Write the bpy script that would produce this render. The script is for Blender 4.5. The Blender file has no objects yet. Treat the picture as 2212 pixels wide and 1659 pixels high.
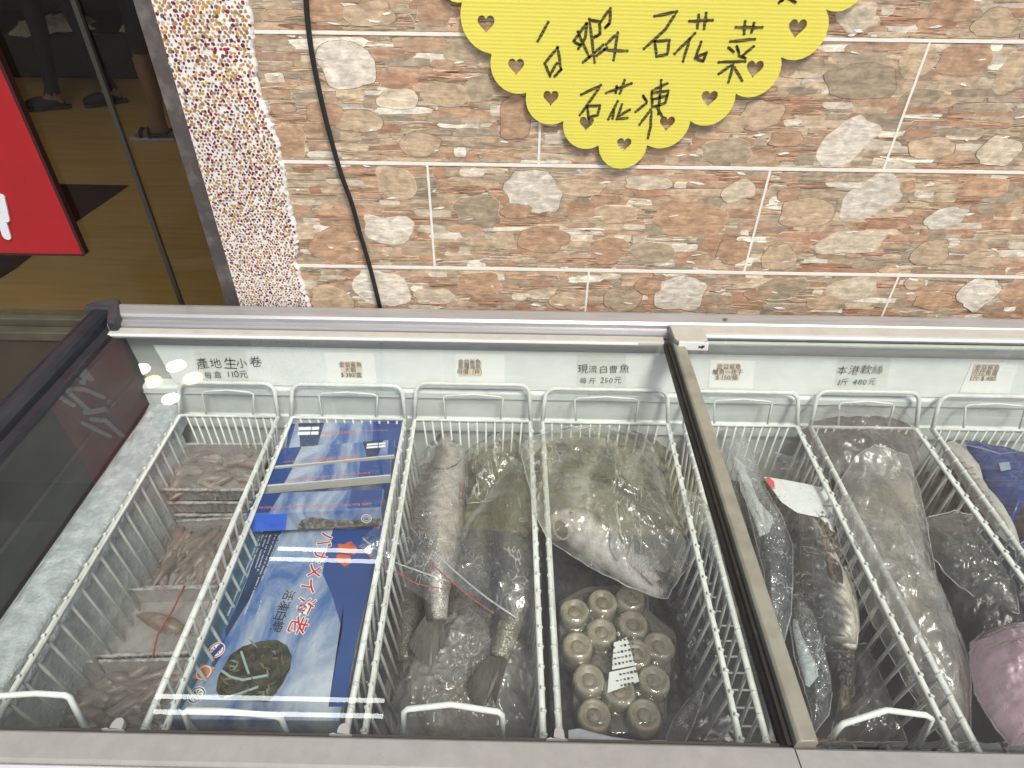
import bpy, bmesh, math, random
from mathutils import Vector, Matrix, noise
sc = bpy.context.scene
COL = sc.collection
rnd = random.Random(7)
R = math.radians

# ------------------------------------------------------------------ camera
CAM = Vector((0.16446, -1.13112, 1.56210))
RIGHT = Vector((0.99981358, 0.01722995, 0.00871445))
DOWN = Vector((0.01752194, -0.62004217, -0.7843728))
FWD = Vector((-0.00811138, 0.78437926, -0.62022849))
FPX = 1404.15
cd = bpy.data.cameras.new('camera')
cam = bpy.data.objects.new('camera', cd)
COL.objects.link(cam)
m = Matrix.Identity(4)
for i in range(3):
    m[i][0], m[i][1], m[i][2], m[i][3] = RIGHT[i], -DOWN[i], -FWD[i], CAM[i]
cam.matrix_world = m
cd.sensor_width = 36
cd.lens = 36 * FPX / 2212
cd.clip_start, cd.clip_end = 0.01, 500
sc.camera = cam

# ------------------------------------------------------------------ light
SUN_EL, SUN_AZ = R(60), R(155)        # azimuth clockwise from +y (the wall); the street is behind the camera
w = bpy.data.worlds.new('World')
sc.world = w
w.use_nodes = True
nt = w.node_tree
bg = nt.nodes['Background']
sky = nt.nodes.new('ShaderNodeTexSky')
sky.sky_type = 'NISHITA'
sky.sun_disc = False
sky.sun_elevation, sky.sun_rotation = SUN_EL, SUN_AZ
sky.air_density, sky.dust_density, sky.ozone_density = 1.0, 4.0, 0.6
nt.links.new(sky.outputs[0], bg.inputs[0])
bg.inputs[1].default_value = 0.105
sl = bpy.data.lights.new('sun', 'SUN')
sl.energy, sl.angle, sl.color = 1.9, R(14), (1, .95, .86)
so = bpy.data.objects.new('sun', sl)
COL.objects.link(so)
sd = Vector((math.sin(SUN_AZ) * math.cos(SUN_EL), math.cos(SUN_AZ) * math.cos(SUN_EL), math.sin(SUN_EL)))
so.rotation_euler = sd.to_track_quat('Z', 'Y').to_euler()
so.location = (1, -4, 6)
sc.view_settings.view_transform = 'Standard'
sc.view_settings.look = 'None'
sc.view_settings.exposure = 0.7
sc.view_settings.gamma = 1
sc.render.engine = 'CYCLES'
sc.cycles.use_denoising = True
sc.cycles.max_bounces = 10
sc.cycles.transparent_max_bounces = 32
sc.cycles.diffuse_bounces = 5
sc.cycles.caustics_reflective = False
sc.cycles.caustics_refractive = False

# ------------------------------------------------------------------ helpers
def ray(px, py):
    return RIGHT * ((px - 1106) / FPX) + DOWN * ((py - 829.5) / FPX) + FWD
def PZ(px, py, z):                     # where the sight line through a picture point meets the level z
    r = ray(px, py)
    return CAM + r * ((z - CAM.z) / r.z)
def PY(px, py, y):                     # ... meets the upright plane y
    r = ray(px, py)
    return CAM + r * ((y - CAM.y) / r.y)
def PP(px, py, p, n):
    r = ray(px, py)
    return CAM + r * ((p - CAM).dot(n) / r.dot(n))

def woff(o):
    v = Vector((0, 0, 0))
    while o:
        v += o.location
        o = o.parent
    return v

class MB:
    def __init__(s):
        s.v, s.f, s.c, s.mi = [], [], [], []
        s.has_c = False
    def add(s, vs, fs, col=None, mi=0):
        b = len(s.v)
        s.v += [tuple(v) for v in vs]
        s.f += [tuple(b + i for i in f) for f in fs]
        s.mi += [mi] * len(fs)
        if col is None:
            s.c += [(1, 1, 1)] * len(vs)
        elif isinstance(col, list):
            s.c += col
            s.has_c = True
        else:
            s.c += [col] * len(vs)
            s.has_c = True
    def box(s, a, b, col=None, mi=0, bev=0):
        x0, y0, z0 = a
        x1, y1, z1 = b
        s.hexa([(x0, y0, z0), (x1, y0, z0), (x1, y1, z0), (x0, y1, z0)], [(x0, y0, z1), (x1, y0, z1), (x1, y1, z1), (x0, y1, z1)], col, mi)
    def hexa(s, lo, hi, col=None, mi=0):
        s.add(list(lo) + list(hi), [(3, 2, 1, 0), (4, 5, 6, 7), (0, 1, 5, 4), (1, 2, 6, 5), (2, 3, 7, 6), (3, 0, 4, 7)], col, mi)
    def tube(s, pts, r, n=8, col=None, mi=0, closed=False):
        pts = [Vector(p) for p in pts]
        N = len(pts)
        rs = r if isinstance(r, (list, tuple)) else [r] * N
        vs, fs, up = [], [], None
        for i in range(N):
            a = pts[(i - 1) % N] if (closed or i) else pts[0]
            b = pts[(i + 1) % N] if (closed or i < N - 1) else pts[-1]
            t = (b - a).normalized()
            if up is None:
                up = Vector((0, 0, 1)) if abs(t.z) < .9 else Vector((0, 1, 0))
            u = t.cross(up)
            if u.length < 1e-5:
                u = t.orthogonal()
            u.normalize()
            up = u.cross(t).normalized()
            for k in range(n):
                an = 2 * math.pi * k / n
                vs.append(pts[i] + (u * math.cos(an) + up * math.sin(an)) * rs[i])
        for i in range(N if closed else N - 1):
            j = (i + 1) % N
            for k in range(n):
                fs.append((i * n + k, i * n + (k + 1) % n, j * n + (k + 1) % n, j * n + k))
        if not closed:
            fs.append(tuple(range(n))[::-1])
            fs.append(tuple((N - 1) * n + k for k in range(n)))
        s.add(vs, fs, col, mi)
    def prism(s, poly, z0, z1, col=None, mi=0):     # poly of (x, y)
        n = len(poly)
        vs = [(x, y, z0) for x, y in poly] + [(x, y, z1) for x, y in poly]
        fs = [tuple(range(n))[::-1], tuple(range(n, 2 * n))] + [(i, (i + 1) % n, n + (i + 1) % n, n + i) for i in range(n)]
        s.add(vs, fs, col, mi)
    def wallprism(s, poly, y0, y1, col=None, mi=0):  # poly of (x, z), y0 = back, y1 = front (smaller y)
        n = len(poly)
        vs = [(x, y0, z) for x, z in poly] + [(x, y1, z) for x, z in poly]
        fs = [tuple(range(n)), tuple(range(n, 2 * n))[::-1]] + [(i, (i + 1) % n, n + (i + 1) % n, n + i) for i in range(n)]
        s.add(vs, fs, col, mi)
    def ball(s, c, r, nu=12, nv=8, col=None, mi=0, M=None):
        c = Vector(c)
        r = Vector(r) if not isinstance(r, (int, float)) else Vector((r, r, r))
        vs, fs = [], []
        for j in range(nv + 1):
            ph = math.pi * j / nv
            for i in range(nu):
                th = 2 * math.pi * i / nu
                p = Vector((r.x * math.sin(ph) * math.cos(th), r.y * math.sin(ph) * math.sin(th), r.z * math.cos(ph)))
                vs.append(c + (M @ p if M else p))
        for j in range(nv):
            for i in range(nu):
                fs.append((j * nu + i, (j + 1) * nu + i, (j + 1) * nu + (i + 1) % nu, j * nu + (i + 1) % nu))
        s.add(vs, fs, col, mi)
    def build(s, name, mats, parent=None, smooth=False, bevel=0, kind=None, sharp=None):
        me = bpy.data.meshes.new(name)
        off = woff(parent) if parent else Vector((0, 0, 0))
        me.from_pydata([tuple(Vector(v) - off) for v in s.v], [], s.f)
        if s.has_c:
            ca = me.color_attributes.new('Col', 'FLOAT_COLOR', 'POINT')
            flat = []
            for c in s.c:
                flat += [c[0], c[1], c[2], 1.0]
            ca.data.foreach_set('color', flat)
        if not isinstance(mats, (list, tuple)):
            mats = [mats]
        for mm in mats:
            me.materials.append(mm)
        if len(mats) > 1:
            me.polygons.foreach_set('material_index', s.mi)
        bm = bmesh.new()
        bm.from_mesh(me)
        bmesh.ops.recalc_face_normals(bm, faces=bm.faces)
        bm.to_mesh(me)
        bm.free()
        if smooth:
            me.polygons.foreach_set('use_smooth', [True] * len(me.polygons))
        me.update()
        o = bpy.data.objects.new(name, me)
        COL.objects.link(o)
        if parent:
            o.parent = parent
        if bevel:
            b = o.modifiers.new('bevel', 'BEVEL')
            b.width, b.segments, b.limit_method, b.angle_limit = bevel, 2, 'ANGLE', R(40)
        if kind:
            o['kind'] = kind
        return o

def tag(o, label, cat, group=None):
    o['label'], o['category'] = label, cat
    if group:
        o['group'] = group
    return o
def thing(name, label, cat, loc, group=None):
    o = bpy.data.objects.new(name, None)
    o.empty_display_size = .05
    COL.objects.link(o)
    o.location = loc
    return tag(o, label, cat, group)

# ------------------------------------------------------------------ materials
def newmat(name):
    mt = bpy.data.materials.new(name)
    mt.use_nodes = True
    mt.node_tree.nodes.clear()
    return mt, mt.node_tree.nodes, mt.node_tree.links
def N(ns, t, **kw):
    n = ns.new(t)
    for k, v in kw.items():
        if hasattr(n, k) and k not in n.inputs:
            setattr(n, k, v)
        else:
            n.inputs[k].default_value = v
    return n
def rgba(c):
    return (c[0], c[1], c[2], 1)
def ramp(ns, stops, interp='LINEAR'):
    n = ns.new('ShaderNodeValToRGB')
    cr = n.color_ramp
    cr.interpolation = interp
    while len(cr.elements) < len(stops):
        cr.elements.new(.5)
    for e, (p, c) in zip(cr.elements, stops):
        e.position = p
        e.color = rgba(c) if not isinstance(c, (int, float)) else (c, c, c, 1)
    return n
def mix(ns, ls, fac, a, b, mode='MIX'):
    n = ns.new('ShaderNodeMix')
    n.data_type = 'RGBA'
    n.blend_type = mode
    for sock, v in ((n.inputs[0], fac), (n.inputs[6], a), (n.inputs[7], b)):
        if hasattr(v, 'is_output'):
            ls.new(v, sock)
        elif isinstance(v, (int, float)):
            sock.default_value = v
        else:
            sock.default_value = rgba(v)
    return n.outputs[2]
def coords(ns, ls, scale=(1, 1, 1), rot=(0, 0, 0)):
    tc = ns.new('ShaderNodeTexCoord')
    mp = ns.new('ShaderNodeMapping')
    mp.inputs['Scale'].default_value = scale
    mp.inputs['Rotation'].default_value = rot
    ls.new(tc.outputs['Object'], mp.inputs[0])
    return mp.outputs[0]
def mat(name, col=(.5, .5, .5), rough=.5, metal=0, col2=None, nscale=20, nstretch=(1, 1, 1), lo=.35, hi=.65, bscale=0, bump=.0, bdist=.002, attr=False, spec=.5, dirt=None, coat=0, sss=0):
    mt, ns, ls = newmat(name)
    out = ns.new('ShaderNodeOutputMaterial')
    b = N(ns, 'ShaderNodeBsdfPrincipled', Roughness=rough, Metallic=metal)
    b.inputs['Specular IOR Level'].default_value = spec
    b.inputs['Coat Weight'].default_value = coat
    ls.new(b.outputs[0], out.inputs[0])
    cv = None
    if attr:
        a = ns.new('ShaderNodeAttribute')
        a.attribute_name = 'Col'
        cv = a.outputs['Color']
    v = coords(ns, ls, nstretch)
    if col2 is not None:
        nz = N(ns, 'ShaderNodeTexNoise', Scale=nscale, Detail=6, Roughness=.6)
        ls.new(v, nz.inputs['Vector'])
        rp = ramp(ns, [(lo, 0.), (hi, 1.)])
        ls.new(nz.outputs[0], rp.inputs[0])
        c = mix(ns, ls, rp.outputs[0], col, col2)
        cv = mix(ns, ls, 1.0, cv, c, 'MULTIPLY') if cv is not None else c
    if dirt:
        nz = N(ns, 'ShaderNodeTexNoise', Scale=dirt[0], Detail=8, Roughness=.7)
        ls.new(v, nz.inputs['Vector'])
        rp = ramp(ns, [(dirt[1], 0.), (dirt[2], 1.)])
        ls.new(nz.outputs[0], rp.inputs[0])
        cv = mix(ns, ls, rp.outputs[0], cv if cv is not None else col, dirt[3])
    if cv is not None:
        ls.new(cv, b.inputs['Base Color'])
    else:
        b.inputs['Base Color'].default_value = rgba(col)
    if bump:
        nz = N(ns, 'ShaderNodeTexNoise', Scale=bscale, Detail=5)
        ls.new(v, nz.inputs['Vector'])
        bp = N(ns, 'ShaderNodeBump', Strength=bump, Distance=bdist)
        ls.new(nz.outputs[0], bp.inputs['Height'])
        ls.new(bp.outputs[0], b.inputs['Normal'])
    if sss:
        b.inputs['Subsurface Weight'].default_value = sss
        b.inputs['Subsurface Radius'].default_value = (.006, .004, .003)
    return mt
def emit(name, col, s):
    mt, ns, ls = newmat(name)
    out = ns.new('ShaderNodeOutputMaterial')
    e = N(ns, 'ShaderNodeEmission', Strength=s)
    e.inputs[0].default_value = rgba(col)
    ls.new(e.outputs[0], out.inputs[0])
    return mt
def fresnel(ns, ls, ior=1.5, normal=None, front_only=False):
    g = ns.new('ShaderNodeNewGeometry')
    mr = ns.new('ShaderNodeMapRange')
    ls.new(g.outputs['Backfacing'], mr.inputs[0])
    mr.inputs[3].default_value, mr.inputs[4].default_value = ior, 1 / ior
    fr = ns.new('ShaderNodeFresnel')
    ls.new(mr.outputs[0], fr.inputs['IOR'])
    if normal:
        ls.new(normal, fr.inputs['Normal'])
    if front_only:                     # a slab has two faces: both together reflect about once
        k = ns.new('ShaderNodeMapRange')
        ls.new(g.outputs['Backfacing'], k.inputs[0])
        k.inputs[3].default_value, k.inputs[4].default_value = front_only, 0
        mu = N(ns, 'ShaderNodeMath', operation='MULTIPLY')
        ls.new(fr.outputs[0], mu.inputs[0])
        ls.new(k.outputs[0], mu.inputs[1])
        return mu.outputs[0]
    return fr.outputs[0]
def glass(name, tint=(.97, .99, .98), rough=0.0, ior=1.5, veil=0.0, dcol=(.7, .7, .68), refl=1.25):
    mt, ns, ls = newmat(name)
    out = ns.new('ShaderNodeOutputMaterial')
    t = ns.new('ShaderNodeBsdfTransparent')
    t.inputs[0].default_value = rgba(tint)
    g = N(ns, 'ShaderNodeBsdfGlossy', Roughness=rough)
    mx = ns.new('ShaderNodeMixShader')
    ls.new(fresnel(ns, ls, ior, None, refl), mx.inputs[0])
    base = t.outputs[0]
    if veil:
        d = N(ns, 'ShaderNodeBsdfDiffuse')
        d.inputs[0].default_value = rgba(dcol)
        m2 = ns.new('ShaderNodeMixShader')
        v = coords(ns, ls)
        nz = N(ns, 'ShaderNodeTexNoise', Scale=4, Detail=7, Roughness=.65)
        ls.new(v, nz.inputs['Vector'])
        mr = ns.new('ShaderNodeMapRange')
        ls.new(nz.outputs[0], mr.inputs[0])
        mr.inputs[1].default_value, mr.inputs[2].default_value = .3, .75
        mr.inputs[3].default_value, mr.inputs[4].default_value = veil * .5, veil * 1.4
        ls.new(mr.outputs[0], m2.inputs[0])
        ls.new(base, m2.inputs[1])
        ls.new(d.outputs[0], m2.inputs[2])
        base = m2.outputs[0]
    ls.new(base, mx.inputs[1])
    ls.new(g.outputs[0], mx.inputs[2])
    ls.new(mx.outputs[0], out.inputs[0])
    return mt
def film(name, lo=.05, hi=.4, scale=25, tint=(.8, .8, .78), rough=.12, stretch=(1, 1, 1), bump=.6, p0=.42, p1=.68, gain=1.0, rot=0, bscale=None, pass_tint=(1, 1, 1), crease=.35, cscale=None, cw=.018):
    """thin plastic film: clear, with milky creases and a wrinkled gloss"""
    mt, ns, ls = newmat(name)
    out = ns.new('ShaderNodeOutputMaterial')
    v = coords(ns, ls, stretch, (0, 0, rot))
    nz = N(ns, 'ShaderNodeTexNoise', Scale=scale, Detail=5, Roughness=.55, Distortion=1.2)
    nz.noise_type = 'RIDGED_MULTIFRACTAL'
    ls.new(v, nz.inputs['Vector'])
    n2 = N(ns, 'ShaderNodeTexNoise', Scale=scale * .5, Detail=4, Distortion=.6)
    ls.new(v, n2.inputs['Vector'])
    rp = ramp(ns, [(p0, 0.), (p1, 1.)])
    ls.new(n2.outputs[0], rp.inputs[0])
    ma = N(ns, 'ShaderNodeMath', operation='MULTIPLY')
    ls.new(nz.outputs[0], ma.inputs[0])
    ma.inputs[1].default_value = .35
    mb = N(ns, 'ShaderNodeMath', operation='ADD')
    ls.new(ma.outputs[0], mb.inputs[0])
    ls.new(rp.outputs[0], mb.inputs[1])
    mr = ns.new('ShaderNodeMapRange')
    ls.new(mb.outputs[0], mr.inputs[0])
    mr.inputs[1].default_value, mr.inputs[2].default_value = 0.1, 1.4
    mr.inputs[3].default_value, mr.inputs[4].default_value = lo, hi
    # thin white crease lines, kept bright to paint highlights on the folds too
    n5 = N(ns, 'ShaderNodeTexNoise', Scale=cscale or scale * .8, Detail=2.5, Roughness=.5, Distortion=1.6)
    ls.new(v, n5.inputs['Vector'])
    s1 = N(ns, 'ShaderNodeMath', operation='SUBTRACT')
    ls.new(n5.outputs[0], s1.inputs[0])
    s1.inputs[1].default_value = .5
    s2 = N(ns, 'ShaderNodeMath', operation='ABSOLUTE')
    ls.new(s1.outputs[0], s2.inputs[0])
    m5 = ns.new('ShaderNodeMapRange')
    ls.new(s2.outputs[0], m5.inputs[0])
    m5.inputs[1].default_value, m5.inputs[2].default_value = 0, cw
    m5.inputs[3].default_value, m5.inputs[4].default_value = crease, 0
    n6 = N(ns, 'ShaderNodeTexNoise', Scale=scale * .6, Detail=2)
    ls.new(v, n6.inputs['Vector'])
    r6 = ramp(ns, [(.45, 0.), (.6, 1.)])
    ls.new(n6.outputs[0], r6.inputs[0])
    m6 = N(ns, 'ShaderNodeMath', operation='MULTIPLY_ADD', use_clamp=True)
    ls.new(m5.outputs[0], m6.inputs[0])
    ls.new(r6.outputs[0], m6.inputs[1])
    ls.new(mr.outputs[0], m6.inputs[2])
    bp = N(ns, 'ShaderNodeBump', Strength=bump, Distance=.004)
    n3 = N(ns, 'ShaderNodeTexNoise', Scale=bscale or scale * 1.2, Detail=3, Distortion=.8)
    ls.new(v, n3.inputs['Vector'])
    ls.new(n3.outputs[0], bp.inputs['Height'])
    d = N(ns, 'ShaderNodeBsdfDiffuse')
    d.inputs[0].default_value = rgba(tint)
    tr = N(ns, 'ShaderNodeBsdfTranslucent')
    tr.inputs[0].default_value = rgba(tint)
    md = ns.new('ShaderNodeMixShader')
    md.inputs[0].default_value = .4
    ls.new(d.outputs[0], md.inputs[1])
    ls.new(tr.outputs[0], md.inputs[2])
    tp = ns.new('ShaderNodeBsdfTransparent')
    tp.inputs[0].default_value = rgba(pass_tint)
    m1 = ns.new('ShaderNodeMixShader')
    ls.new(m6.outputs[0], m1.inputs[0])
    ls.new(tp.outputs[0], m1.inputs[1])
    ls.new(md.outputs[0], m1.inputs[2])
    gl = N(ns, 'ShaderNodeBsdfGlossy', Roughness=rough)
    ls.new(bp.outputs[0], gl.inputs['Normal'])
    fr = fresnel(ns, ls, 1.5, bp.outputs[0])
    fm = N(ns, 'ShaderNodeMath', operation='MULTIPLY', use_clamp=True)
    ls.new(fr, fm.inputs[0])
    fm.inputs[1].default_value = 1.8 * gain
    m2 = ns.new('ShaderNodeMixShader')
    ls.new(fm.outputs[0], m2.inputs[0])
    ls.new(m1.outputs[0], m2.inputs[1])
    ls.new(gl.outputs[0], m2.inputs[2])
    ls.new(m2.outputs[0], out.inputs[0])
    return mt

M = {}
M['white_wire'] = mat('white_wire', (.74, .76, .74), .35, col2=(.6, .6, .57), nscale=40)
M['alu'] = mat('brushed_aluminium', (.47, .475, .48), .42, .6, col2=(.39, .395, .4), nscale=8, nstretch=(1, 30, 30))
M['beige'] = mat('beige_plastic', (.42, .405, .365), .45, col2=(.37, .355, .315), nscale=30)
M['dirty_beige'] = mat('dirty_beige_plastic', (.245, .24, .19), .5, col2=(.16, .152, .117), nscale=25, lo=.4, hi=.75)
M['white_pl'] = mat('white_plastic', (.75, .76, .74), .4)
M['grey_pl'] = mat('grey_plastic', (.30, .295, .28), .45, col2=(.265, .26, .245), nscale=60, dirt=(300, .66, .7, (.06, .05, .04)))
M['black_pl'] = mat('black_plastic', (.02, .023, .028), .28, col2=(.028, .03, .035), nscale=30)
M['liner'] = mat('white_liner', (.72, .75, .73), .42, col2=(.6, .64, .62), nscale=7, bump=.15, bscale=30, dirt=(14, .6, .8, (.45, .43, .38)))
M['frost'] = mat('frost', (.52, .56, .58), .75, col2=(.33, .36, .38), nscale=55, bump=1, bscale=220, bdist=.003, lo=.3, hi=.6)
M['paper'] = mat('white_paper', (.8, .82, .8), .5, col2=(.72, .75, .73), nscale=12)
M['card'] = mat('plain_white_card', (.86, .87, .84), .35)
M['kraft'] = mat('cream_label_paper', (.72, .62, .5), .6)
M['ink'] = mat('black_ink', (.012, .012, .014), .5)
M['ink_grey'] = mat('faded_ink', (.06, .06, .07), .5)
M['lidglass'] = glass('lid_glass', (.95, .97, .96), veil=.015)  # pale veil of reflections on the lids, partly put in as diffuse haze
M['winglass'] = glass('window_glass', (.95, .94, .9), refl=.55)
M['cable'] = mat('black_cable', (.012, .011, .011), .5)
# ------------------------------------------------------------------ the setting: ground, shop room, walls
b = MB()
b.add([(-60, -60, 0), (60, -60, 0), (60, .02, 0), (-60, .02, 0)], [(0, 1, 2, 3)])
b.build('pavement', mat('pavement', (.32, .31, .29), .8, col2=(.24, .23, .22), nscale=3, bump=.2, bscale=120), kind='structure')

FZ = .25
mt, ns, ls = newmat('wood_floor')
out = ns.new('ShaderNodeOutputMaterial')
bs = N(ns, 'ShaderNodeBsdfPrincipled', Roughness=.4)
v = coords(ns, ls, (1.2, 14, 1))
nz = N(ns, 'ShaderNodeTexNoise', Scale=2.2, Detail=7, Distortion=.4)
ls.new(v, nz.inputs['Vector'])
rp = ramp(ns, [(.3, (.66, .46, .17)), (.5, (.74, .53, .21)), (.7, (.8, .58, .25))])
ls.new(nz.outputs[0], rp.inputs[0])
ls.new(rp.outputs[0], bs.inputs['Base Color'])
ls.new(bs.outputs[0], out.inputs[0])
b = MB()
b.add([(-6, .12, FZ), (.6, .12, FZ), (.6, 5.2, FZ), (-6, 5.2, FZ)], [(0, 1, 2, 3)])
b.build('shop_floor', mt, kind='structure')
b = MB()
tri = [PZ(60, 398, FZ), PZ(278, 402, FZ), PZ(150, 490, FZ), PZ(35, 580, FZ), PZ(-60, 640, FZ), PZ(-60, 470, FZ)]
b.prism([(p.x, p.y) for p in tri], FZ + .001, FZ + .005)
b.build('floor_inlay', mat('dark_brown_inlay', (.075, .032, .018), .4, col2=(.055, .024, .014)), kind='structure')
dk = mat('dark_interior', (.07, .045, .03), .6, col2=(.05, .033, .024), nscale=3)
b = MB()
b.box((-6, 5.2, FZ), (.6, 5.3, 3))
b.box((-6.1, .12, FZ), (-6, 5.2, 3))
b.box((.6, .12, FZ), (.7, 5.2, 3))
o = b.build('shop_room_wall', dk)
tag(o, 'dark brown inner walls of the shop seen through the window glass', 'wall')
b = MB()
b.box((-6, .12, 2.82), (.6, 5.2, 2.9))
b.build('ceiling', mat('ceiling_paint', (.7, .66, .58), .8), kind='structure')

# --- wall of stone-pattern tiles
TW, TH, ROW0 = .6, .2036, 1.36031
mt, ns, ls = newmat('stone_strata_tile')
out = ns.new('ShaderNodeOutputMaterial')
bs = N(ns, 'ShaderNodeBsdfPrincipled', Roughness=.45)
ls.new(bs.outputs[0], out.inputs[0])
def strata(sx, sz, dist, seed):
    v = coords(ns, ls, (sx, 1, sz))
    nz = N(ns, 'ShaderNodeTexNoise', Scale=1.1, Detail=3)
    mp = ns.new('ShaderNodeMapping')
    mp.inputs['Location'].default_value = (seed, 0, seed * 2)
    ls.new(v, mp.inputs[0])
    ls.new(mp.outputs[0], nz.inputs['Vector'])
    ad = ns.new('ShaderNodeVectorMath')
    ad.operation = 'MULTIPLY_ADD'
    ls.new(nz.outputs['Color'], ad.inputs[0])
    ad.inputs[1].default_value = (dist, 0, dist)
    ls.new(mp.outputs[0], ad.inputs[2])
    return ad.outputs[0]
vv = strata(13, 70, 1.1, 3.0)
vo = N(ns, 'ShaderNodeTexVoronoi', Scale=1.0, Randomness=1)
ls.new(vv, vo.inputs['Vector'])
ve = N(ns, 'ShaderNodeTexVoronoi', Scale=1.0, Randomness=1)
ve.feature = 'DISTANCE_TO_EDGE'
ls.new(vv, ve.inputs['Vector'])
sep = ns.new('ShaderNodeSeparateColor')
ls.new(vo.outputs['Color'], sep.inputs[0])
base = ramp(ns, [(0, (.38, .215, .13)), (.17, (.43, .27, .17)), (.32, (.31, .23, .16)), (.5, (.45, .32, .215)), (.66, (.37, .29, .21)), (.8, (.50, .42, .33)), (.92, (.62, .57, .50))], 'CONSTANT')
ls.new(sep.outputs[0], base.inputs[0])
# fine layering, strong only in some stones
vs_ = strata(9, 330, 3.0, 7.0)
n1 = N(ns, 'ShaderNodeTexNoise', Scale=1.0, Detail=5, Roughness=.6)
ls.new(vs_, n1.inputs['Vector'])
r1 = ramp(ns, [(.38, (.10, .07, .055)), (.48, (.42, .36, .30)), (.56, (.62, .56, .49)), (.64, (.95, .9, .82))])
ls.new(n1.outputs[0], r1.inputs[0])
g1 = ramp(ns, [(.0, .25), (.4, .4), (.58, .85), (.75, 1.0)], 'CONSTANT')
ls.new(sep.outputs[1], g1.inputs[0])
c1 = mix(ns, ls, g1.outputs[0], base.outputs[0], r1.outputs[0])
c1 = mix(ns, ls, .75, base.outputs[0], c1)
# mottling
n2 = N(ns, 'ShaderNodeTexNoise', Scale=60, Detail=6, Roughness=.7)
ls.new(coords(ns, ls), n2.inputs['Vector'])
r2 = ramp(ns, [(.3, .72), (.7, 1.25)])
ls.new(n2.outputs[0], r2.inputs[0])
c2 = mix(ns, ls, 1.0, c1, r2.outputs[0], 'MULTIPLY')
re = ramp(ns, [(0., 1.), (.07, 0.)])
ls.new(ve.outputs['Distance'], re.inputs[0])
# edges: dark in most places, cream in others
n4 = N(ns, 'ShaderNodeTexNoise', Scale=9, Detail=2)
ls.new(coords(ns, ls), n4.inputs['Vector'])
r4 = ramp(ns, [(.48, (.13, .085, .055)), (.56, (.16, .11, .075)), (.6, (.62, .53, .4)), (.68, (.8, .76, .68))])
ls.new(n4.outputs[0], r4.inputs[0])
fe = N(ns, 'ShaderNodeMath', operation='MULTIPLY')
ls.new(re.outputs[0], fe.inputs[0])
fe.inputs[1].default_value = .62
c3 = mix(ns, ls, fe.outputs[0], c2, r4.outputs[0])
ls.new(c3, bs.inputs['Base Color'])
bp = N(ns, 'ShaderNodeBump', Strength=.25, Distance=.002)
ls.new(n1.outputs[0], bp.inputs['Height'])
ls.new(bp.outputs[0], bs.inputs['Normal'])
tile_mat = mt

mt, ns, ls = newmat('large_printed_stone')
out = ns.new('ShaderNodeOutputMaterial')
bs = N(ns, 'ShaderNodeBsdfPrincipled', Roughness=.45)
ls.new(bs.outputs[0], out.inputs[0])
a = ns.new('ShaderNodeAttribute')
a.attribute_name = 'Col'
n1 = N(ns, 'ShaderNodeTexNoise', Scale=45, Detail=8, Roughness=.65, Distortion=.5)
ls.new(coords(ns, ls, (1, 1, 1.7)), n1.inputs['Vector'])
r1 = ramp(ns, [(.3, .62), (.45, .9), (.55, 1.08), (.7, 1.38)])
ls.new(n1.outputs[0], r1.inputs[0])
n2 = N(ns, 'ShaderNodeTexNoise', Scale=26, Detail=3, Distortion=1.5)
n2.noise_type = 'RIDGED_MULTIFRACTAL'
ls.new(coords(ns, ls, (1, 1, 1)), n2.inputs['Vector'])
r2 = ramp(ns, [(.45, 1.05), (.9, .78)])
ls.new(n2.outputs[0], r2.inputs[0])
n3 = N(ns, 'ShaderNodeTexNoise', Scale=1.0, Detail=5, Roughness=.65)
ls.new(strata(30, 210, 2.0, 5.0), n3.inputs['Vector'])
r3 = ramp(ns, [(.34, .72), (.5, 1.), (.66, 1.3)])
ls.new(n3.outputs[0], r3.inputs[0])
c = mix(ns, ls, 1., a.outputs['Color'], r1.outputs[0], 'MULTIPLY')
c = mix(ns, ls, 1., c, r2.outputs[0], 'MULTIPLY')
c = mix(ns, ls, .8, c, r3.outputs[0], 'MULTIPLY')
ls.new(c, bs.inputs['Base Color'])
stone_mat = mt
grout = mat('white_grout', (.85, .82, .74), .7, col2=(.78, .74, .65), nscale=60)

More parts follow.
